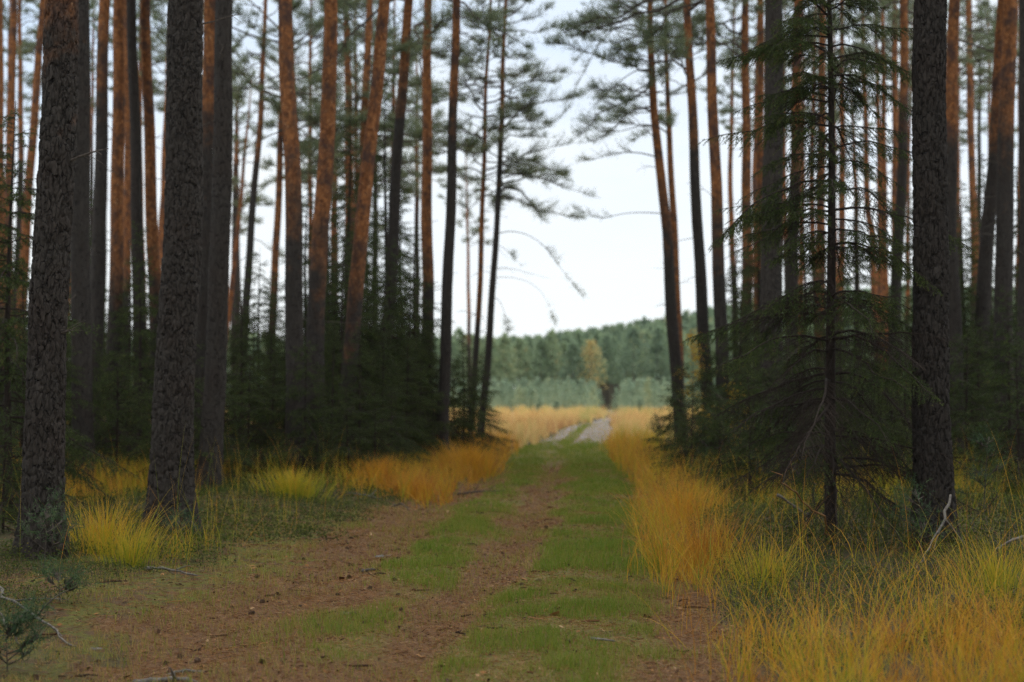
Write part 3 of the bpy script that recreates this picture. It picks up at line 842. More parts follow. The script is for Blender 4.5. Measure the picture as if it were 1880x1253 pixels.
MID = [spruce_mesh(21 + k, 5.0, 1.35 + .15 * k, z0=.15, dz=.27, nb=5, step=.075, nl=.036, nw=.009, nstep=.012, sag=.42, rise=.05, bare=.25, trunk_r=.055, pw=.8) for k in range(4)]
TALL = [spruce_mesh(41 + k, 10.5, 1.35 + .2 * k, z0=.4, dz=.34, nb=5, step=.085, nl=.045, nw=.012, nstep=.016, sag=.55, rise=.02, bare=.3, trunk_r=.10, pw=.5) for k in range(2)]
LOW = [spruce_mesh(61 + k, 2.4, 1.15 + .1 * k, z0=.08, dz=.2, nb=5, step=.07, nl=.034, nw=.008, nstep=.011, sag=.35, rise=.1, bare=.1, trunk_r=.03, pw=.75) for k in range(3)]
sr = np.random.default_rng(91)


def sp(kind, px, d, hm, label, group):
    base = {'m': 5.0, 't': 10.5, 'l': 2.4}[kind]; arr = {'m': MID, 't': TALL, 'l': LOW}[kind]
    p = gat(px, d)
    sz = hm / base
    sc = sz if kind != 't' else max(sz, .8)
    put_spruce(arr[sr.integers(len(arr))], p[0], d, sc, label, group, sr.uniform(0, 6.28), sz=sz)


# individual ones
for px, d, h in [(150, 31, 6.2), (330, 33, 5.2), (560, 34, 6.6), (670, 39, 8.6), (735, 40, 7.6), (95, 33, 5.8), (505, 42, 5.2)]:
    sp('t', px, d, h, 'tall dim spruce standing among the orange trunks behind the thicket', 'tall dim spruces behind the thicket')
for px, d, h in [(1395, 35, 6.4), (1480, 34, 5.8), (1575, 36, 6.2), (1690, 34, 7.0), (1770, 38, 7.4), (1875, 31, 6.6)]:
    sp('t', px, d, h, 'tall dim spruce among the trunks beyond the near spruce', 'tall dim spruces beyond the near spruce')
sp('m', 20, 17., 5.0, 'narrow spruce with a pointed tip at the picture edge by the corner trunk', None)
sp('m', -25, 20., 4.6, 'dark spruce half outside the picture behind the pointed corner spruce', None)
sp('m', 255, 26., 4.6, 'spruce filling the gap below the ringed orange pine', None)
sp('t', 640, 33., 8.5, 'tall dark spruce rising between two bright orange pines', None)
sp('t', 705, 35., 9.6, 'tall black-green spruce behind the strongly leaning orange pine', None)
sp('t', 600, 38., 7.4, 'tall spruce mostly hidden behind the bending orange pine', None)
sp('m', 765, 34., 5.6, 'spruce with ragged tip beside the upright orange pine with a dark collar', None)
sp('m', 478, 37., 5.4, 'open thin spruce in the gap of white sky', None)
sp('m', 440, 30., 3.9, 'dim spruce below the open thin spruce', None)
sp('m', 888, 38., 3.0, 'small dense spruce touching the leaning lone pine', None)
sp('m', 850, 35., 3.3, 'spruce with drooping tips in front of the lone pair of pines', None)
sp('m', 1352, 33., 5.4, 'narrow dark spruce between two orange trunks beyond the near spruce', None)
sp('m', 1850, 23., 3.4, 'broad dark spruce below the outermost orange trunks', None)
sp('t', 1810, 33., 7.2, 'tall spruce wrapping the orange trunk that darkens at mid height', None)
sp('m', 1745, 30., 5.0, 'dark spruce standing behind the big black-brown trunk', None)
for px, d, h in [(105, 21, 2.9), (165, 24, 2.6), (60, 25, 3.2), (215, 22.5, 2.3), (130, 28, 3.5), (300, 27, 2.7), (345, 22, 2.4), (10, 14.5, 1.3), (80, 29, 4.4), (150, 27, 3.9), (235, 29, 4.2), (290, 31, 4.4), (180, 33, 4.6), (40, 22, 3.6), (345, 29, 4.0), (215, 36, 4.6)]:
    sp('m' if h > 2.6 else 'l', px, d, h, 'dark low spruce of the thicket around the corner trunk and thickest trunk', 'low spruces around the two big trunks')
for px, d, h in [(410, 24, 2.0), (455, 25, 2.3), (500, 26, 2.2), (560, 24.5, 2.4), (610, 25.5, 2.8), (660, 26, 2.9), (700, 27, 3.1), (745, 28, 2.9), (590, 30, 3.6), (680, 31, 3.8), (640, 24, 1.7), (720, 25.5, 1.8), (770, 31, 2.5), (525, 31, 3.2), (800, 33, 2.4), (690, 24.2, 1.6), (430, 33, 3.), (580, 28, 4.2), (625, 29, 4.8), (665, 30, 5.2), (715, 31, 5.0), (750, 32, 4.4), (790, 34, 3.6), (650, 34, 5.6), (605, 33, 5.0), (735, 36, 5.4), (545, 35, 4.6), (500, 33, 3.8), (465, 35, 3.6), (835, 34, 2.6)]:
    sp('m' if h > 2.6 else 'l', px, d, h, 'dark low spruce of the thicket under the leaning orange pine', 'low spruces under the leaning orange pine')
for px, d, h in [(1320, 21, 1.5), (1375, 20, 1.9), (1470, 20.5, 2.1), (1580, 22, 2.2), (1640, 20, 1.8), (1420, 22.5, 2.6), (1540, 24, 2.8), (1270, 24, 1.6), (1250, 29, 2.2), (1660, 23.5, 2.8), (1360, 30, 3.9), (1420, 33, 4.2), (1475, 29, 3.8), (1525, 33, 4.3), (1590, 34, 4.0), (1630, 30, 3.9), (1690, 29, 4.0), (1560, 26, 3.3), (1300, 31, 2.6), (1335, 27, 2.3), (1385, 29, 3.0), (1445, 28, 2.7), (1490, 31, 3.2), (1550, 29, 2.8), (1600, 31, 2.9), (1650, 27, 2.5), (1290, 27, 1.7)]:
    sp('m' if h > 2.6 else 'l', px, d, h, 'low dim spruce in the undergrowth beyond the near spruce', 'low spruces beyond the near spruce')
for px, d, h in [(1770, 22, 2.6), (1800, 26, 3.0), (1870, 19, 2.3), (1830, 29, 3.4), (1900, 26, 3.6), (1770, 30, 4.2), (1725, 25, 3.0), (1850, 31, 4.4)]:
    sp('m' if h > 2.6 else 'l', px, d, h, 'low black-green spruce under the outermost orange trunks', 'low spruces under the outermost orange trunks')

# --- the stand goes on beside and behind the place the picture was taken from
wr = np.random.default_rng(1234)
stock = [o for o in COL.objects if o.get('category') == 'pine tree' and o.get('group') == PGROUP and 20 < o.location.y < 34]
for k in range(64):
    for _ in range(40):
        y = wr.uniform(-34, 22); x = wr.uniform(3.4, 24) * (1 if wr.random() < .5 else -1)
        if abs(x) > .36 * y + 2.2 or y < -2: break
    src = stock[k % len(stock)]
    r = src.copy(); COL.objects.link(r)
    r.location = (x, y, float(gz(x, y))); r.rotation_euler = (0, 0, wr.uniform(0, 6.28))
    r['label'] = 'pine tree of the same stand standing outside the picture'; r['group'] = 'pine trees outside the picture'
    for ch in src.children:
        c = ch.copy(); COL.objects.link(c); c.parent = r
for k in range(46):
    for _ in range(40):
        y = wr.uniform(-24, 20); x = wr.uniform(3.6, 18) * (1 if wr.random() < .5 else -1)
        if abs(x) > .36 * y + 2.6 or y < -2: break
    arr = [MID, TALL, MID][k % 3]
    put_spruce(arr[k % len(arr)], x, y, wr.uniform(.7, 1.1), 'understory spruce of the same stand standing outside the picture', 'spruces outside the picture', wr.uniform(0, 6.28))

# ------------------------------------------------------------------ small pines and leafy saplings
def sapling_mesh(seed, Ht, nbr, L0, nw=.005, nl=.06, dens=.8, matn=None):
    rng = np.random.default_rng(seed); b = Buf()
    z = np.linspace(-.05, Ht, 10)
    c = np.stack([.03 * Ht * np.sin(z * 2 / Ht + seed), .03 * Ht * np.cos(z * 2.5 / Ht + seed), z], -1)
    c[:, :2] -= c[0, :2]
    st = Buf(); tubes(st, c, .012 * Ht ** .7 * (1 - .75 * np.linspace(0, 1, 10)), 7, 0, .3)
    for i in range(nbr):
        f = rng.uniform(.15, 1); zz = Ht * f
        az = rng.uniform(0, 6.28); el = rng.uniform(.1, .7)
        p0 = np.array([np.interp(zz, z, c[:, 0]), np.interp(zz, z, c[:, 1]), zz])
        d = np.array([np.cos(az) * np.cos(el), np.sin(az) * np.cos(el), np.sin(el)])
        L = L0 * (1 - .6 * f) * rng.uniform(.6, 1.1)
        P = curve_pts(p0, d, L, -.15, 6)
        tubes(b, P, .004 * (1.2 - np.linspace(0, 1, 6)), 4, 0, .3)
        pine_spray(b, P, rng, dens, nl=nl, nw=nw, start=.4, sub=.5, shoot_n=3, tint=.5)
    return st.mesh('sapling_stem', [M_TWIG], (0,)), b.mesh('sapling_needles', [M_TWIG, M_SAPLING])


def sapling(px, d, Ht, nbr, L0, seed, label):
    p = gat(px, d)
    r = thing('pine_sapling', p, label, 'pine sapling', 'pine saplings on the forest floor')
    a, b = sapling_mesh(seed, Ht, nbr, L0)
    link('stem', a, r); link('foliage', b, r)


sapling(1803, 14.5, .95, 9, .35, 5, 'lanky pine sapling with tufts of needles beside the big black-brown trunk')
sapling(85, 12.2, .5, 8, .28, 6, 'blue-green pine seedling against the foot of the corner trunk')
sapling(330, 14.6, .28, 7, .22, 7, 'small pine seedling at the bulging foot of the thickest trunk')
sapling(22, 8.2, .24, 12, .2, 8, 'bushy dark pine seedling in the bottom corner by the twigs')
sapling(1215, 31., 1.0, 14, .6, 9, 'young pine under the pine with arching branches')
sapling(1262, 28., 1.3, 16, .7, 10, 'young pine with thin twigs in the amber grass near the yellow birch')
sapling(1320, 24., 1.5, 16, .7, 12, 'young pine before the third trunk from the clearing')
sapling(115, 10.3, .16, 7, .15, 14, 'tiny pine seedling in the moss by the fallen twig')
sapling(1440, 19., 1.1, 14, .6, 15, 'young pine in front of the broad grey trunk')
sapling(1690, 12.6, .55, 8, .3, 16, 'scrubby pine seedling at the root flare of the big black-brown trunk')


def birch(px, d, Ht, seed, label, nleaf=900, spread=.7):
    rng = np.random.default_rng(seed)
    p = gat(px, d)
    r = thing('birch_sapling', p, label, 'birch sapling', 'yellow birch saplings')
    st = Buf(); lv = Buf()
    z = np.linspace(-.1, Ht, 10)
    tubes(st, np.stack([.06 * np.sin(z), .05 * np.cos(z * .8), z], -1), .018 * (1.1 - np.linspace(0, 1, 10)), 6, 0, .3)
    nb = 18
    for i in range(nb):
        zz = Ht * rng.uniform(.3, 1)
        az = rng.uniform(0, 6.28); L = spread * rng.uniform(.5, 1.1) * (1.25 - zz / Ht)
        P = curve_pts(np.array([.06 * np.sin(zz), .05 * np.cos(zz * .8), zz]), np.array([np.cos(az) * .8, np.sin(az) * .8, .55]), L, .25, 6)
        tubes(st, P, .006 * (1.1 - np.linspace(0, 1, 6)), 4, 0, .3)
        k = nleaf // nb
        q = rng.uniform(.2, 1, k) * 5
        b0 = np.stack([np.interp(q, np.arange(6), P[:, c]) for c in range(3)], -1) + rng.normal(0, .07, (k, 3))
        d1 = norm(rng.normal(size=(k, 3)) + np.array([0, 0, -.5])); d2 = norm(np.cross(d1, rng.normal(size=(k, 3))))
        s = rng.uniform(.022, .045, (k, 1))
        V = np.stack([b0, b0 + d1 * s * .6 + d2 * s * .45, b0 + d1 * s * 1.3, b0 + d1 * s * .6 - d2 * s * .45], 1).reshape(-1, 3)
        lv.add(V, None, np.arange(4 * k).reshape(k, 4), 0, np.repeat(rng.random(k), 4))
    link('stem', st.mesh('birch_stem', [M_TWIG], (0,)), r)
    link('foliage', lv.mesh('birch_leaves', [M_YELLOW]), r)


birch(1268, 34., 3.0, 3, 'yellow-leaved birch sapling beside the clearing-edge pine with arching branches', 1100, .75)
birch(1345, 27., 1.7, 4, 'short yellow birch sapling in the undergrowth before the narrow dark spruce', 420, .6)
birch(1290, 30., 1.2, 5, 'knee-high yellow birch sprig next to the young pine with thin twigs', 260, .5)

# ------------------------------------------------------------------ far wood beyond the clearing (one mass)
def far_trees(buf, pts, hts, wid, nleaf, ls, seed, conical=False, trunks=True, zbase=.3):
    rng = np.random.default_rng(seed)
    n = len(pts)
    z0 = gz(pts[:, 0], pts[:, 1])
    f = rng.random((n, nleaf)) ** (.75)
    if conical: rad = (1 - f) ** .8
    else: rad = np.clip((1.02 - f) ** .75 * np.clip(f * 6, 0, 1), .02, 1) * 1.25
    az = rng.uniform(0, 6.283, (n, nleaf)); rr_ = np.sqrt(rng.random((n, nleaf))) * rad * wid[:, None] * (.75 + .5 * vnoise(az * 1.5, f * 6, np.arange(n)[:, None] * 3.1, seed))
    zlow = hts * zbase
    P = np.stack([pts[:, 0:1] + np.cos(az) * rr_, pts[:, 1:2] + np.sin(az) * rr_, z0[:, None] + zlow[:, None] + f * (hts - zlow)[:, None]], -1).reshape(-1, 3)
    k = len(P)
    d1 = norm(rng.normal(size=(k, 3)) + np.array([0, 0, .5])); d2 = norm(np.cross(d1, rng.normal(size=(k, 3))))
    s = ls * rng.uniform(.6, 1.3, (k, 1))
    V = np.stack([P - d2 * s * .4, P + d2 * s * .4, P + d1 * s], 1).reshape(-1, 3)
    tint = np.repeat(np.clip(rng.normal(.5, .2, n), 0, .95), nleaf) + rng.normal(0, .08, k)
    buf.add(V, np.arange(3 * k).reshape(k, 3), None, 0, np.repeat(np.clip(tint, 0, 1), 3))
    if trunks:
        q = np.linspace(0, 1, 3)
        T = np.repeat(np.stack([pts[:, 0], pts[:, 1], z0], -1)[:, None], 3, 1); T[..., 2] += q[None] * (hts * .85)[:, None] - .3
        tubes(buf, T, (.15 * (1 - .6 * q))[None] * np.ones((n, 1)), 5, 1, .3)


fr = np.random.default_rng(123)
b = Buf()
pts = []
for d0 in np.arange(238, 420, 7.0):
    hw = .40 * d0
    xs = np.arange(-hw, hw, 3.4) + fr.uniform(-1, 1)
    for x in xs:
        pts.append((x + fr.normal(0, 1.0), d0 + fr.normal(0, 2.0)))
pts = np.array(pts)
gap = (np.abs(pts[:, 0] - mid(pts[:, 1])) < 2.0) & (pts[:, 1] < 262)
pts = pts[~gap]
hts = fr.uniform(10.5, 13.8, len(pts)); wid = fr.uniform(1.5, 2.5, len(pts))
near = pts[:, 1] < 275
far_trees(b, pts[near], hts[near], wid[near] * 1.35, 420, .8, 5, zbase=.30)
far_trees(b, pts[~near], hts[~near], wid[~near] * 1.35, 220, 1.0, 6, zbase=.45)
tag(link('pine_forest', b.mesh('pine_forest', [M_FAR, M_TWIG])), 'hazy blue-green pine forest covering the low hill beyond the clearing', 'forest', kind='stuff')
b = Buf(); pts = []
for d0 in np.arange(172, 228, 3.2):
    hw = .40 * d0
    for x in np.arange(-hw, hw, 1.9):
        pts.append((x + fr.normal(0, .4), d0 + fr.normal(0, .7)))
pts = np.array(pts)
pts = pts[np.abs(pts[:, 0] - mid(pts[:, 1]) - .3) > .9 + 1.5 * fr.random(len(pts))]
pts = pts[pts[:, 1] > 172 + 16 * fbm(pts[:, 0] * .12, pts[:, 0] * 0, 99, 2) - 4]
extra = np.stack([fr.uniform(-50, 60, 40), fr.uniform(140, 178, 40)], -1)
pts = np.concatenate([pts, extra[np.abs(extra[:, 0] - mid(extra[:, 1])) > 3]])
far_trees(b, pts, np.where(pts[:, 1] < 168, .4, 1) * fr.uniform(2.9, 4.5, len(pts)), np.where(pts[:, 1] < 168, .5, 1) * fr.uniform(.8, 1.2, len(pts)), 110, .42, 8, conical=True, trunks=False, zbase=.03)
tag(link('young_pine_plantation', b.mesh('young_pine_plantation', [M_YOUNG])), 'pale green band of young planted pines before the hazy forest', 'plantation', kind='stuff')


def far_birch(px, d, Ht, wid, seed, label):
    b = Buf(); p = gat(px, d)
    far = Buf()
    r = thing('birch_tree', p, label, 'birch tree', 'autumn birches at the forest edge')
    rng = np.random.default_rng(seed)
    n = 700
    f = rng.random(n) ** .8; az = rng.uniform(0, 6.28, n)
    rad = np.sqrt(np.clip(1 - ((f - .4) / .65) ** 2, .02, 1)) * np.sqrt(rng.random(n)) * wid * (.35 + 1.1 * vnoise(az * .8, f * 4, None, seed))
    P = np.stack([np.cos(az) * rad, np.sin(az) * rad, Ht * (.15 + .85 * f)], -1)
    d1 = norm(rng.normal(size=(n, 3))); d2 = norm(np.cross(d1, rng.normal(size=(n, 3)))); s = rng.uniform(.3, .6, (n, 1))
    V = np.stack([P - d2 * s * .4, P + d2 * s * .4, P + d1 * s], 1).reshape(-1, 3)
    b.add(V, np.arange(3 * n).reshape(n, 3), None, 0, np.repeat(rng.random(n), 3))
    tubes(far, np.array([[0, 0, -.3], [.1, 0, Ht * .5], [.15, 0, Ht * .95]]), np.array([.14, .1, .03]), 6, 0)
    link('trunk', far.mesh('birch_trunk', [M_GREYWOOD], (0,)), r); link('crown', b.mesh('birch_crown', [M_PEACH]), r)


far_birch(1083, 235., 11.3, 2.3, 1, 'faded yellow birch at the forest edge beside the dark opening of the track')

# ------------------------------------------------------------------ grass and ground cover
def scatter(ylo, yhi, xlo, xhi, per_m2, dens, rng, xpad=.38):
    """random points with probability dens(x, y); x limits are functions or numbers"""
    n = int((yhi - ylo) * (xhi - xlo) * per_m2)
    x = rng.uniform(xlo, xhi, n); y = rng.uniform(ylo, yhi, n)
    keep = (rng.random(n) < dens(x, y)) & (np.abs(x) < y * xpad + 1.2)
    return x[keep], y[keep]


def lump(x, y, cell, seed, jit=.5):
    """pull points towards tussock centres"""
    ix, iy = np.floor(x / cell), np.floor(y / cell)
    cx = (ix + .2 + .6 * _hash(ix, iy, ix * 0, seed)) * cell; cy = (iy + .2 + .6 * _hash(ix, iy, ix * 0, seed + 1)) * cell
    return x + (cx - x) * jit, y + (cy - y) * jit, _hash(ix, iy, ix * 0, seed + 2), np.arctan2(y - cy, x - cx)


def d_right(x, y):
    u = x - mid(y)
    nz = fbm(x * .55, y * .45, 71, 3)
    edge = smooth(1.35, 1.75, u + (nz - .5) * .6) * smooth(2.7, 2.0, u + (nz - .5) * 1.2) * smooth(10.4, 13.5, y + (nz - .5) * 3) * (.35 + .65 * smooth(.35, .55, fbm(x * 1.4, y * .8, 34, 2)))
    front = smooth(1.65, 2.0, u + (nz - .5) * .5) * smooth(9.4, 8.2, y + (nz - .5) * 1.4) * (.25 + .75 * smooth(.38, .55, fbm(x * 1.8, y * 1.8, 33, 2)))
    patch = smooth(2.0, 2.8, u) * smooth(.53, .64, nz) * .7 * smooth(16.5, 20, y)
    sparse = smooth(1.7, 2.2, u) * .035
    return np.clip(np.maximum(np.maximum(edge, front), np.maximum(patch, sparse)), 0, 1)


def d_left(x, y):
    u = x - mid(y); nz = fbm(x * .5 + 9, y * .45, 81, 3)
    px = x / y * F + CX
    a = smooth(-2.55, -3.3, u) * smooth(11.5, 12.5, y) * smooth(15.2, 13.6, y) * (smooth(.42, .55, nz))
    bb = smooth(-2.0, -2.6, u + (nz - .5)) * smooth(17.5, 20, y) * smooth(27, 24, y) * smooth(.42, .56, nz)
    c = smooth(-1.25, -1.7, u + (nz - .5) * .8) * smooth(-3.6, -2.6, u) * smooth(20.5, 22.5, y) * .8 * (.25 + .75 * smooth(.40, .56, fbm(x * 1.1, y * .6, 36, 2)))
    e = smooth(-1.05, -1.5, u + (nz - .5) * .7) * smooth(28, 34, y) * (.4 + .6 * smooth(.38, .55, fbm(x * .7, y * .4, 37, 2))) * np.maximum(smooth(-4.2, -3.2, u), smooth(40, 46, y))
    return np.clip(np.maximum(np.maximum(a, bb * .6), np.maximum(c, e)), 0, 1)


gr = np.random.default_rng(404)
buf = Buf()


def tall(x, y, hlo, hhi, w, nseg, cell, seed, tint0, rng=gr, jit=.55, curve=(.25, 1.15)):
    x, y, h, az = lump(x, y, cell, seed, jit)
    n = len(x)
    if n == 0: return
    base = np.stack([x, y, gz(x, y) - .01], -1)
    az = az + rng.normal(0, .9, n)
    ln = (hlo + (hhi - hlo) * h) * rng.uniform(.55, 1.15, n)
    ti = np.clip(tint0(x, y) + (h - .5) * .8 + rng.normal(0, .22, n), 0, 1)
    blades(buf, base, az, ln, np.abs(rng.normal(.10, .34, n)), rng.uniform(*curve, n), w * rng.uniform(.45, 1.15, n), nseg, ti, 0, rng)


def t_right(x, y):
    return np.where(y < 10.4, .46, np.where(x - mid(y) < 2.7, .40, .64)) + (fbm(x * .4, y * .3, 44, 2) - .5) * .5


def t_left(x, y):
    return np.where(y < 19, .74, np.where(y < 27, .52, .40)) + (fbm(x * .35, y * .25, 46, 2) - .5) * .7 - .25 * smooth(-2.8, -2.0, x - mid(y)) * (y > 19)


x, y = scatter(6.2, 12, .4, 6, 820, d_right, gr); tall(x, y, .22, .50, .0050, 6, .34, 1, t_right, jit=.45, curve=(.4, 2.1))
x, y = scatter(12, 20, .6, 9, 430, d_right, gr); tall(x, y, .32, .66, .006, 5, .38, 2, t_right, jit=.4, curve=(.3, 1.8))
x, y = scatter(20, 33, 1, 14, 260, d_right, gr); tall(x, y, .4, .8, .009, 4, .40, 3, t_right, jit=.4, curve=(.3, 1.6))
x, y = scatter(33, 48, 1, 19, 150, d_right, gr); tall(x, y, .45, .85, .014, 4, .4, 4, t_right)
x, y = scatter(11, 20, -9, -1.5, 900, d_left, gr); tall(x, y, .3, .6, .0055, 5, .24, 5, t_left)
x, y = scatter(20, 33, -14, 0, 420, d_left, gr); tall(x, y, .35, .68, .009, 4, .3, 6, t_left)
x, y = scatter(33, 48, -19, 1, 170, d_left, gr); tall(x, y, .45, .85, .014, 4, .4, 7, t_left)
# long arching blades among the shorter ones
x, y = scatter(6.4, 12, .4, 6, 110, lambda x, y: np.clip(d_right(x, y) + .12, 0, 1) * smooth(1.35, 1.7, x - mid(y)), gr); tall(x, y, .55, .95, .0046, 8, .45, 21, t_right, jit=.35, curve=(.9, 2.5))
x, y = scatter(12, 24, .6, 10, 60, lambda x, y: np.clip(d_right(x, y) + .08, 0, 1) * smooth(1.3, 1.6, x - mid(y)), gr); tall(x, y, .6, 1.05, .0055, 7, .5, 22, t_right, jit=.35, curve=(.9, 2.4))
x, y = scatter(11, 24, -9, -1.5, 50, d_left, gr); tall(x, y, .5, .95, .0055, 7, .5, 23, t_left, jit=.35, curve=(.8, 2.3))
# long thin flowering stalks
x, y = scatter(7, 20, .3, 8, 7, lambda x, y: smooth(1.6, 2.0, x - mid(y)) * .9, gr)
tall(x, y, .8, 1.25, .0035, 7, .3, 8, lambda x, y: .40 + 0 * x, jit=.2, curve=(.2, .8))
x, y = scatter(11.5, 24, -8, -1.5, 14, lambda x, y: smooth(-2.2, -2.8, x - mid(y)) * .6, gr)
tall(x, y, .7, 1.2, .004, 7, .3, 9, lambda x, y: .40 + 0 * x, jit=.2, curve=(.2, .8))
tag(link('moor_grass', buf.mesh('moor_grass', [M_GRASS])), 'tall amber and green moor grass along both edges of the track', 'grass', kind='stuff')

buf = Buf()


def d_field(x, y):
    u = x - mid(y)
    return smooth(1.5, 1.8, np.abs(u - .15) + .3 * (u < 0) + (fbm(x * .3, y * .2, 91, 2) - .5) * .9 + .75 * smooth(78, 105, y))


def t_field(x, y):
    return .38 + (fbm(x * .16, y * .07, 92, 3) - .5) * 1.5 + .12 * smooth(70, 120, y) - .35 * smooth(75, 55, y) * (x < mid(y))


x, y = scatter(46, 90, -36, 36, 60, d_field, gr); tall(x, y, .5, 1.05, .026, 3, .6, 10, t_field)
x, y = scatter(90, 175, -70, 70, 9, d_field, gr); tall(x, y, .3, 1.15, .07, 3, 2.2, 11, t_field)
tag(link('field_grass', buf.mesh('field_grass', [M_FARGRASS])), 'pale orange grass of the open clearing behind the pines', 'grass', kind='stuff')

# short turf on the track
buf = Buf()
tr_ = np.random.default_rng(515)


def short(ylo, yhi, per, lo, hi, w, dens, xr=(-4, 6), nseg=2, ti0=.62):
    x, y = scatter(ylo, yhi, xr[0], xr[1], per, dens, tr_)
    n = len(x)
    cl = fbm(x * 2.2, y * 2.2, 61, 2)
    ln = (lo + (hi - lo) * smooth(.3, .75, cl)) * tr_.uniform(.6, 1.3, n)
    zt = zones(x, y)['turf']
    ti = np.clip(ti0 * zt + .16 + (cl - .5) * .8 + tr_.normal(0, .28, n), 0, 1)
    blades(buf, np.stack([x, y, gz(x, y) - .004], -1), tr_.uniform(0, 6.28, n), ln, np.abs(tr_.normal(.35, .3, n)), tr_.uniform(.2, 1.2, n), w * tr_.uniform(.7, 1.2, n), nseg, ti, 0, tr_)


def d_turf(x, y):
    z = zones(x, y)
    p = z['turf']
    on = (np.abs(z['u'] - .05) < 2.2)
    return np.clip(p ** 1.3 * smooth(.28, .5, fbm(x * 3., y * 2.4, 62, 2) + .35 * p) + (.20 * on) + .25 * z['moss'] * smooth(.45, .6, fbm(x * 2, y * 2, 63, 2)), 0, 1)


short(6, 12, 2600, .025, .105, .0042, d_turf, (-4.5, 2.5))
short(12, 20, 1500, .025, .115, .006, d_turf, (-4.5, 3.5))
short(20, 32, 600, .035, .10, .010, d_turf, (-4, 4))
short(32, 56, 200, .04, .11, .02, d_turf, (-3, 6))
short(56, 100, 40, .05, .14, .04, d_turf, (0, 9))
tag(link('short_grass', buf.mesh('short_grass', [M_TURF])), 'short green grass growing on the track between the bare ruts', 'grass', kind='stuff')

# brown needle litter
buf = Buf()
lr = np.random.default_rng(616)


def litter(ylo, yhi, per, ln, w):
    x, y = scatter(ylo, yhi, -5, 4, per, lambda x, y: np.clip(zones(x, y)['litter'] * .9 + .55 * zones(x, y)['moss'], 0, 1), lr)
    n = len(x)
    p = np.stack([x, y, gz(x, y) + lr.uniform(.001, .012, n)], -1)
    az = lr.uniform(0, 6.28, n); el = lr.normal(0, .18, n)
    d = np.stack([np.cos(az) * np.cos(el), np.sin(az) * np.cos(el), np.sin(el)], -1)
    needles(buf, p, d, ln * lr.uniform(.6, 1.3, n), w, lr, 0, np.clip(lr.normal(.5, .24, n), 0, 1))




def chips(ylo, yhi, per, s0):
    x, y = scatter(ylo, yhi, -6, 4, per, lambda x, y: np.clip(zones(x, y)['litter'] * (.25 + .75 * (fbm(x * 1.8, y * 1.8, 65, 2) > .5)) + .5 * zones(x, y)['moss'], 0, 1), lr)
    n = len(x)
    P = np.stack([x, y, gz(x, y) + lr.uniform(.002, .014, n)], -1)
    a = lr.uniform(0, 6.28, n)
    d1 = np.stack([np.cos(a), np.sin(a), lr.normal(0, .35, n)], -1); d2 = np.stack([-np.sin(a), np.cos(a), lr.normal(0, .35, n)], -1)
    s = (s0 * np.exp(lr.normal(0, .45, n)))[:, None]; e = lr.uniform(.3, .8, (n, 1))
    V = np.stack([P - d1 * s, P - d2 * s * e, P + d1 * s * lr.uniform(.6, 1.1, (n, 1)), P + d2 * s * e], 1).reshape(-1, 3)
    t = np.where(lr.random(n) < .72, lr.uniform(0, .22, n), lr.uniform(.4, 1, n))
    buf.add(V, None, np.arange(4 * n).reshape(n, 4), 0, np.repeat(t, 4))


chips(6, 12, 170, .011); chips(12, 22, 80, .015); chips(22, 34, 20, .022)
litter(6, 12, 2600, .055, .0032); litter(12, 20, 1200, .06, .005); litter(20, 34, 350, .07, .009)
# little broken twigs among the needles
nt_ = 800
yy = 6.5 + 22 * lr.random(nt_) ** 1.6; xx = mid(yy) + lr.uniform(-5, 2.2, nt_)
aa = lr.uniform(0, 6.28, nt_); LL = (.03 + .12 * lr.random(nt_) ** 2.5) * (1 + yy / 30)
q = np.linspace(-.5, .5, 4)
TP = np.stack([xx[:, None] + np.cos(aa)[:, None] * LL[:, None] * q, yy[:, None] + np.sin(aa)[:, None] * LL[:, None] * q, gz(xx, yy)[:, None] + .008 + lr.uniform(0, .012, (nt_, 4))], -1)
TP[:, 1:3, :2] += lr.normal(0, .1, (nt_, 2, 2)) * LL[:, None, None]
tubes(buf, TP, (lr.uniform(.0022, .005, nt_) * (1 + yy / 30))[:, None] * np.array([1, 1.1, .9, .6])[None], 4, 0, np.where(lr.random(nt_) < .85, lr.uniform(0, .25, nt_), lr.uniform(.6, .9, nt_)))
tag(link('needle_litter', buf.mesh('needle_litter', [M_LITTER])), 'fallen brown pine needles covering the bare ruts', 'needle litter', kind='stuff')

# lingonberry / bilberry carpet
buf = Buf()
br = np.random.default_rng(717)


def carpet(ylo, yhi, xlo, xhi, per, dens, hgt, ls):
    x, y = scatter(ylo, yhi, xlo, xhi, per, dens, br)
    n = len(x)
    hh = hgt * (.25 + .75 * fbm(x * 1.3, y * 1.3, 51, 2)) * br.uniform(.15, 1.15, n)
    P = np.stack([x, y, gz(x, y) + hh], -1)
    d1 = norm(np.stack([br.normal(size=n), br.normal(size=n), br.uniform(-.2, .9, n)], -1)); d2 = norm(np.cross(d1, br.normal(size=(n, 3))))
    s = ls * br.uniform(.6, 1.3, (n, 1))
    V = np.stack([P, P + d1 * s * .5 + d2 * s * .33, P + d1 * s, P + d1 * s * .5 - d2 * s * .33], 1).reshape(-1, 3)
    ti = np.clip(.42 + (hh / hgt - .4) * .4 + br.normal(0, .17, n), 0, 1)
    buf.add(V, None, np.arange(4 * n).reshape(n, 4), 0, np.repeat(ti, 4))
    k = br.random(n) < .12
    q = np.linspace(0, 1, 3)
    S = np.repeat(P[k][:, None], 3, 1); S[:, 0, 2] = gz(x[k], y[k]) - .01; S[:, 0, :2] += br.normal(0, .02, (k.sum(), 2)); S[:, 1] = (S[:, 0] + S[:, 2]) / 2
    tubes(buf, S, np.full((k.sum(), 3), .0014), 3, 1, .3)


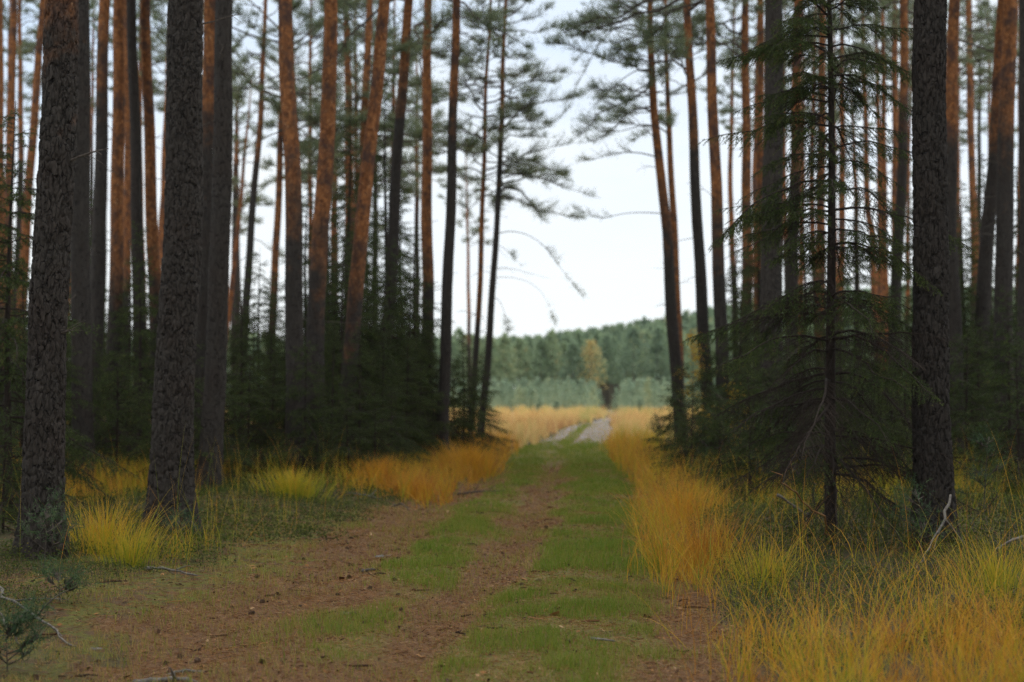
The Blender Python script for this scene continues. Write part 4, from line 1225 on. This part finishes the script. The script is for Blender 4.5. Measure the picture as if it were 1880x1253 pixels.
def d_cr(x, y):
    u = x - mid(y)
    return smooth(1.85, 2.2, u + (fbm(x, y, 52, 2) - .5) * .7) * smooth(.30, .46, fbm(x * .9, y * .9, 53, 3)) * .95


def d_cl(x, y):
    u = x - mid(y)
    a = smooth(-2.5, -3.1, u + (fbm(x * 1.1, y * 1.1, 54, 3) - .5) * 1.6) * smooth(.30, .44, fbm(x * .8, y * .8, 56, 3))
    c = smooth(-1.9, -2.4, u + (fbm(x, y, 57, 2) - .5)) * smooth(15, 16.5, y)
    return np.clip(np.maximum(a, c) * .95, 0, 1)


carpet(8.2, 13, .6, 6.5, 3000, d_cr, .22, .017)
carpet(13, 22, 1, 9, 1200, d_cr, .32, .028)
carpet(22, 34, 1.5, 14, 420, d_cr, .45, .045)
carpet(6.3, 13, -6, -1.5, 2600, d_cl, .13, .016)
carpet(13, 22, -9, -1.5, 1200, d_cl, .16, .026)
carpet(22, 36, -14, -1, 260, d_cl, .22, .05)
for px, d in [(76, 12.8), (314, 15.6), (1720, 13.7), (384, 21.5), (1430, 24.0), (1523, 14.1)]:
    c = gat(px, d); n = 1500
    a = br.uniform(0, 6.28, n); r = .2 + np.abs(br.normal(0, .3, n))
    x = c[0] + r * np.cos(a); y = d + r * np.sin(a)
    P = np.stack([x, y, gz(x, y) + br.uniform(.0, .17, n) * np.exp(-(r - .2) / .5)], -1)
    d1 = norm(np.stack([br.normal(size=n), br.normal(size=n), br.uniform(-.2, .9, n)], -1)); d2 = norm(np.cross(d1, br.normal(size=(n, 3))))
    q = .0014 * d * br.uniform(.6, 1.3, (n, 1))
    V = np.stack([P, P + d1 * q * .5 + d2 * q * .33, P + d1 * q, P + d1 * q * .5 - d2 * q * .33], 1).reshape(-1, 3)
    buf.add(V, None, np.arange(4 * n).reshape(n, 4), 0, np.repeat(np.clip(br.normal(.5, .2, n), 0, 1), 4))
tag(link('lingonberry_carpet', buf.mesh('lingonberry_carpet', [M_SHRUB, M_TWIG])), 'dark glossy lingonberry and bilberry shrubs carpeting the forest floor', 'shrub carpet', kind='stuff')

# ------------------------------------------------------------------ tussocks, cones, sticks
def tussock(px, d, n, h, spread, tint, label, seed):
    global buf
    p = gat(px, d); rng = np.random.default_rng(seed)
    buf = Buf()
    r = np.abs(rng.normal(0, spread, n)); a = rng.uniform(0, 6.283, n)
    x = r * np.cos(a); y = r * np.sin(a)
    base = np.stack([x, y, gz(p[0] + x, p[1] + y) - p[2] - .01], -1)
    ti = np.clip(tint + rng.normal(0, .12, n), 0, 1)
    blades(buf, base, a + rng.normal(0, .5, n), h * rng.uniform(.5, 1.15, n), np.abs(rng.normal(.12, .16, n)) + r * .5, rng.uniform(.3, 1.3, n), .00042 * d * rng.uniform(.7, 1.2, n), 6, ti, 0, rng)
    o = link('grass_tussock', buf.mesh('grass_tussock', [M_GRASS]))
    o.location = p
    tag(o, label, 'grass tussock', 'separate grass tussocks')


tussock(195, 13.4, 420, .60, .34, .62, 'yellow-green grass tussock between the corner trunk and the thickest trunk', 1)
tussock(245, 12.6, 240, .40, .18, .72, 'smaller green tussock leaning over the fallen stick', 2)
tussock(755, 22.5, 420, .5, .28, .16, 'deep orange grass tussock jutting onto the needle litter', 3)
tussock(700, 23.5, 700, .6, .2, .30, 'amber tussock beside the deep orange one', 4)
tussock(860, 29.5, 700, .8, .3, .42, 'amber tussock with green base near the foot of the clearing-edge trunk', 5)
tussock(1285, 12.6, 330, .60, .22, .10, 'rusty orange tussock hanging over the track edge', 6)
tussock(1400, 10.9, 260, .48, .14, .80, 'fresh green tussock among the dark shrub carpet', 7)
tussock(1830, 10.2, 330, .5, .2, .78, 'green tussock below the grey dead branch', 8)
tussock(540, 20.5, 600, .5, .3, .80, 'green tussock in front of the curving orange pine', 9)
tussock(1250, 16.5, 420, .68, .28, .30, 'tall orange-gold tussock bowing towards the track', 10)

M_CONE = simple_mat('pine_cone_scales', (.05, .034, .024), (.16, .10, .065), 90., .8, .8)


def cone_mesh(seed):
    rng = np.random.default_rng(seed); b = Buf()
    core = np.stack([np.zeros(7), np.zeros(7), np.linspace(-.02, .022, 7)], -1)
    tubes(b, core, np.array([.004, .012, .0155, .015, .012, .008, .002]), 10, 0, cap=True)
    n = 70
    k = np.arange(n); f = k / n; a = k * 2.399
    r = .0155 * np.sin(np.pi * (.12 + .83 * f)) + .002
    z = -.02 + .042 * f
    p = np.stack([np.cos(a) * r * .7, np.sin(a) * r * .7, z], -1)
    d = norm(np.stack([np.cos(a), np.sin(a), np.full(n, .35)], -1)); s = np.stack([-np.sin(a), np.cos(a), np.zeros(n)], -1)
    L = .011 * rng.uniform(.8, 1.1, (n, 1))
    V = np.stack([p - s * .0035, p + s * .0035, p + d * L + s * .0045, p + d * L - s * .0045], 1).reshape(-1, 3)
    b.add(V, None, np.arange(4 * n).reshape(n, 4), 0)
    return b.mesh('pine_cone', [M_CONE])


CONES = [cone_mesh(k) for k in range(3)]
cr = np.random.default_rng(818)
spots = [(308, 1158, 'single round pine cone on the pale moss border of the litter')]
made = 0
while made < 60:
    d = cr.uniform(7.6, 17) ; x = mid(d) + cr.uniform(-2.0, -.5) if cr.random() < .75 else mid(d) + cr.uniform(-.5, 1.4)
    px = x / d * F + CX
    if px < 60 or px > 1300: continue
    o = link('pine_cone', CONES[made % 3])
    o.location = (float(x), d, float(gz(x, d)) + cr.uniform(.002, .012))
    o.rotation_euler = (cr.uniform(1.2, 1.9), cr.uniform(-.4, .4), cr.uniform(0, 6.28))
    s = cr.uniform(.5, 1.05); o.scale = (s, s, s * cr.uniform(.8, 1.2))
    tag(o, 'dark fallen pine cone lying on the brown needle litter', 'pine cone', 'pine cones on the needle litter')
    made += 1


def stick(pts, r0, label, name='fallen_branch', mat=None, forks=2, seed=0, cat='fallen branch', lift=None):
    """pts: list of (px, d, height above ground)"""
    rng = np.random.default_rng(seed + 900)
    W3 = []
    for px, d, h in pts:
        p = gat(px, d); p[2] += h; W3.append(p)
    W3 = np.array(W3); o0 = W3[0].copy()
    t = np.linspace(0, 1, len(W3)); q = np.linspace(0, 1, 14)
    P = np.stack([np.interp(q, t, W3[:, k]) for k in range(3)], -1)
    P[1:-1] = .25 * P[:-2] + .5 * P[1:-1] + .25 * P[2:]
    L = np.linalg.norm(P[-1] - P[0])
    P[1:-1] += rng.normal(0, .008 * L, (12, 3)) * np.array([1, 1, .5])
    P -= o0
    b = Buf()
    tubes(b, P, r0 * (1 - .65 * q) * (1 + .15 * rng.normal(size=14)), 8, 0, cap=True)
    for _ in range(forks):
        k = rng.integers(4, 12)
        d = norm(P[k + 1] - P[k] + rng.normal(0, .45, 3) * np.array([1, 1, .6]) * np.linalg.norm(P[k + 1] - P[k]) / 1.0)
        d = norm((P[k + 1] - P[k]) / np.linalg.norm(P[k + 1] - P[k]) + rng.normal(0, .5, 3) + np.array([0, 0, .25]))
        tubes(b, curve_pts(P[k], d, L * rng.uniform(.15, .35), .15, 6), r0 * .5 * (1 - .7 * np.linspace(0, 1, 6)), 5, 0, cap=True)
    o = link(name, b.mesh(name, [mat or M_GREYWOOD], (0,))); o.location = o0
    tag(o, label, cat, 'fallen branches and roots' if cat != 'grass stalk' else None)


stick([(270, 12.35, .02), (300, 12.3, .035), (330, 12.2, .03), (366, 12.1, .02)], .016, 'grey fallen stick lying below the yellow-green tussock', seed=1)
stick([(-20, 10.7, .10), (40, 9.9, .05), (90, 9.45, .03), (146, 8.95, .015)], .014, 'long thin fallen branch slanting out of the moss in the bottom corner', seed=2, forks=3)
stick([(-10, 9.7, .12), (15, 9.3, .06), (45, 8.9, .02)], .010, 'short dark twig below the long slanting fallen branch', mat=M_TWIG, seed=3)
stick([(255, 8.25, .0), (300, 8.1, .028), (345, 7.95, .022), (385, 7.75, -.01)], .022, 'pale exposed root crossing the litter at the bottom of the picture', 'exposed_root', seed=4, forks=1, cat='root')
stick([(310, 8.45, -.005), (345, 8.4, .02), (385, 8.2, .0)], .012, 'thinner pale root just above the thicker exposed root', 'exposed_root', seed=5, forks=1, cat='root')
stick([(1880, 12.6, .22), (1855, 12.5, .20), (1835, 12.4, .17), (1820, 12.3, .14)], .017, 'forked grey dead branch poking in from the picture edge over green grass', seed=6, forks=3)
stick([(1742, 12.6, .60), (1736, 12.4, .48), (1712, 12.2, .28), (1690, 11.9, .12), (1668, 11.4, .02)], .012, 'crooked grey stick leaning against the root flare of the big black-brown trunk', seed=7, forks=3)
stick([(1425, 15.4, .42), (1455, 15.4, .30), (1480, 15.3, .20), (1500, 15.2, .24)], .016, 'pale dead branch lying before the near spruce stem', seed=8, forks=5)
stick([(1495, 15.0, .55), (1490, 15.1, .42), (1497, 15.2, .22)], .013, 'upright broken pale twig rising from the dead branch by the near spruce stem', seed=9, forks=1)
stick([(625, 21.5, .03), (665, 21.4, .05), (705, 21.2, .04)], .022, 'grey branch lying along the litter edge below the amber tussock', seed=10, forks=3)
stick([(720, 20.6, .02), (738, 20.5, .09), (752, 20.3, .03)], .014, 'dark bent twig in front of the deep orange tussock', mat=M_TWIG, seed=11, forks=2)
stick([(840, 24.0, .03), (880, 23.8, .05), (925, 23.5, .03)], .022, 'dark fallen branch at the bend of the litter strip', mat=M_TWIG, seed=12, forks=4)
stick([(666, 13.2, .012), (682, 13.15, .02), (694, 13.1, .012)], .022, 'short stubby piece of wood lying alone on the brown litter', mat=M_TWIG, seed=13, forks=0)
stick([(1085, 9.1, .01), (1110, 9.05, .025), (1128, 9.0, .03)], .012, 'short grey twig lying in the grass of the near track', seed=14, forks=1)
stick([(355, 15.0, .20), (365, 14.9, .10), (378, 14.8, .02)], .012, 'thin stick propped against the foot of the thickest trunk', mat=M_TWIG, seed=15, forks=0)
stick([(1530, 13.9, .02), (1500, 12.6, .42), (1455, 11.6, .72), (1415, 10.9, .93)], .010, 'long brown leaning dead stem in front of the near spruce stem', 'leaning_stem', mat=simple_mat('brown_stem', (.16, .075, .03), (.30, .16, .07)), seed=16, forks=0, cat='dead stem')
stick([(1545, 14.0, .98), (1575, 14.1, .80), (1610, 14.2, .55), (1635, 14.3, .42)], .009, 'dark dead bough sloping from the near spruce stem towards a rusty clump', mat=M_TWIG, seed=17, forks=4)


def bark_flake(px, d, s, label, seed):
    rng = np.random.default_rng(seed); b = Buf()
    n = 14; a = np.arange(n) / n * 6.283
    r = s * (1 + .25 * rng.normal(size=n)) * np.sqrt(np.cos(a) ** 2 + .25 * np.sin(a) ** 2)
    rings = []
    for k, (sc, z) in enumerate([(1, 0), (.96, .25), (.6, .38), (.02, .42)]):
        rings.append(np.stack([np.cos(a) * r * sc, np.sin(a) * r * sc, np.full(n, z * s * .45) + .05 * s * rng.normal(size=n)], -1))
    V = np.concatenate(rings); i = np.arange(4 * n).reshape(4, n); nx = np.roll(i, -1, 1)
    b.add(V, None, np.stack([i[:-1], nx[:-1], nx[1:], i[1:]], -1).reshape(-1, 4), 0)
    o = link('flat_stone', b.mesh('flat_stone', [M_GREYWOOD], (0,)))
    p = gat(px, d); p[2] -= .004; o.location = p; o.rotation_euler = (0, 0, rng.uniform(-.5, .5))
    tag(o, label, 'stone')


bark_flake(710, 14.55, .10, 'flat grey stone bedded in the litter near the green strip', 1)
bark_flake(182, 9.0, .05, 'small pale flat stone in the moss by the long slanting branch', 2)
bark_flake(640, 10.4, .06, 'dark flat stone half sunk in the brown litter', 3)

# ------------------------------------------------------------------ haze, sky, light, camera
def box(name, lo, hi):
    b = Buf()
    V = [(x, y, z) for x in (lo[0], hi[0]) for y in (lo[1], hi[1]) for z in (lo[2], hi[2])]
    b.add(V, None, [(0, 1, 3, 2), (4, 6, 7, 5), (0, 4, 5, 1), (2, 3, 7, 6), (0, 2, 6, 4), (1, 5, 7, 3)], 0)
    m, nt, out = new_mat('haze_air')
    v = N(nt).node('ShaderNodeVolumePrincipled', {'Color': (.80, .90, 1., 1), 'Density': .00009, 'Anisotropy': .2})
    nt.links.new(v.outputs[0], out.inputs['Volume'])
    o = link(name, b.mesh(name, [m]))
    tag(o, kind='stuff')


USE_HAZE = True
if USE_HAZE:
    box('haze', (-1500, -60, -3), (1500, 1560, 46))

SUN_EL, SUN_AZ = math.radians(48), math.radians(35)
w = bpy.data.worlds.new('World'); scene.world = w; w.use_nodes = True
nt = w.node_tree; n = N(nt)
bg = nt.nodes['Background']
sky = n.node('ShaderNodeTexSky', sky_type='NISHITA', sun_disc=False, sun_elevation=SUN_EL, sun_rotation=SUN_AZ, air_density=1.0, dust_density=2.0)
tc = n.node('ShaderNodeTexCoord').outputs['Generated']
mp = n.node('ShaderNodeMapping', {'Vector': tc, 'Scale': (1.2, 1.2, 5.)}).outputs[0]
cl = n.noise(mp, 1.7, 5, .55)
z = n.node('ShaderNodeSeparateXYZ', {0: tc}).outputs[2]
ccol = n.mix(n.rng(z, .03, .25), (10.6, 11.0, 11.1), (7.4, 8.9, 10.9))
ccol = n.mix(n.rng(cl, .40, .62, 0, .8), ccol, (10.4, 10.8, 10.9))
ccol = n.mix(n.rng(z, .34, .85), ccol, (20.5, 19.9, 18.9))
col = n.mix(.92, sky.outputs[0], ccol)
nt.links.new(col, bg.inputs[0]); bg.inputs[1].default_value = .1

sl = bpy.data.lights.new('sun', 'SUN'); sl.energy = .6; sl.angle = math.radians(25); sl.color = (1, .95, .88)
so = bpy.data.objects.new('sun', sl); COL.objects.link(so)
so.rotation_euler = (math.pi / 2 - SUN_EL, 0, math.pi - SUN_AZ)

cam = bpy.data.cameras.new('camera'); co = bpy.data.objects.new('camera', cam); COL.objects.link(co)
co.location = (0, 0, CAMZ); co.rotation_euler = (math.pi / 2 + PITCH, 0, 0)
cam.sensor_width = 36; cam.lens = F / W * 36
cam.clip_end = 3000; cam.clip_start = .1
cam.dof.use_dof = True; cam.dof.focus_distance = 10.8; cam.dof.aperture_fstop = 1.45
scene.camera = co

vs = scene.view_settings
vs.view_transform = 'Standard'; vs.look = 'None'; vs.exposure = .04; vs.gamma = 1
scene.render.engine = 'CYCLES'
cy = scene.cycles
cy.max_bounces = 6; cy.diffuse_bounces = 4; cy.glossy_bounces = 2; cy.transmission_bounces = 4; cy.volume_bounces = 1; cy.transparent_max_bounces = 4
cy.use_denoising = True; cy.denoising_prefilter = 'NONE'
cy.caustics_reflective = False; cy.caustics_refractive = False
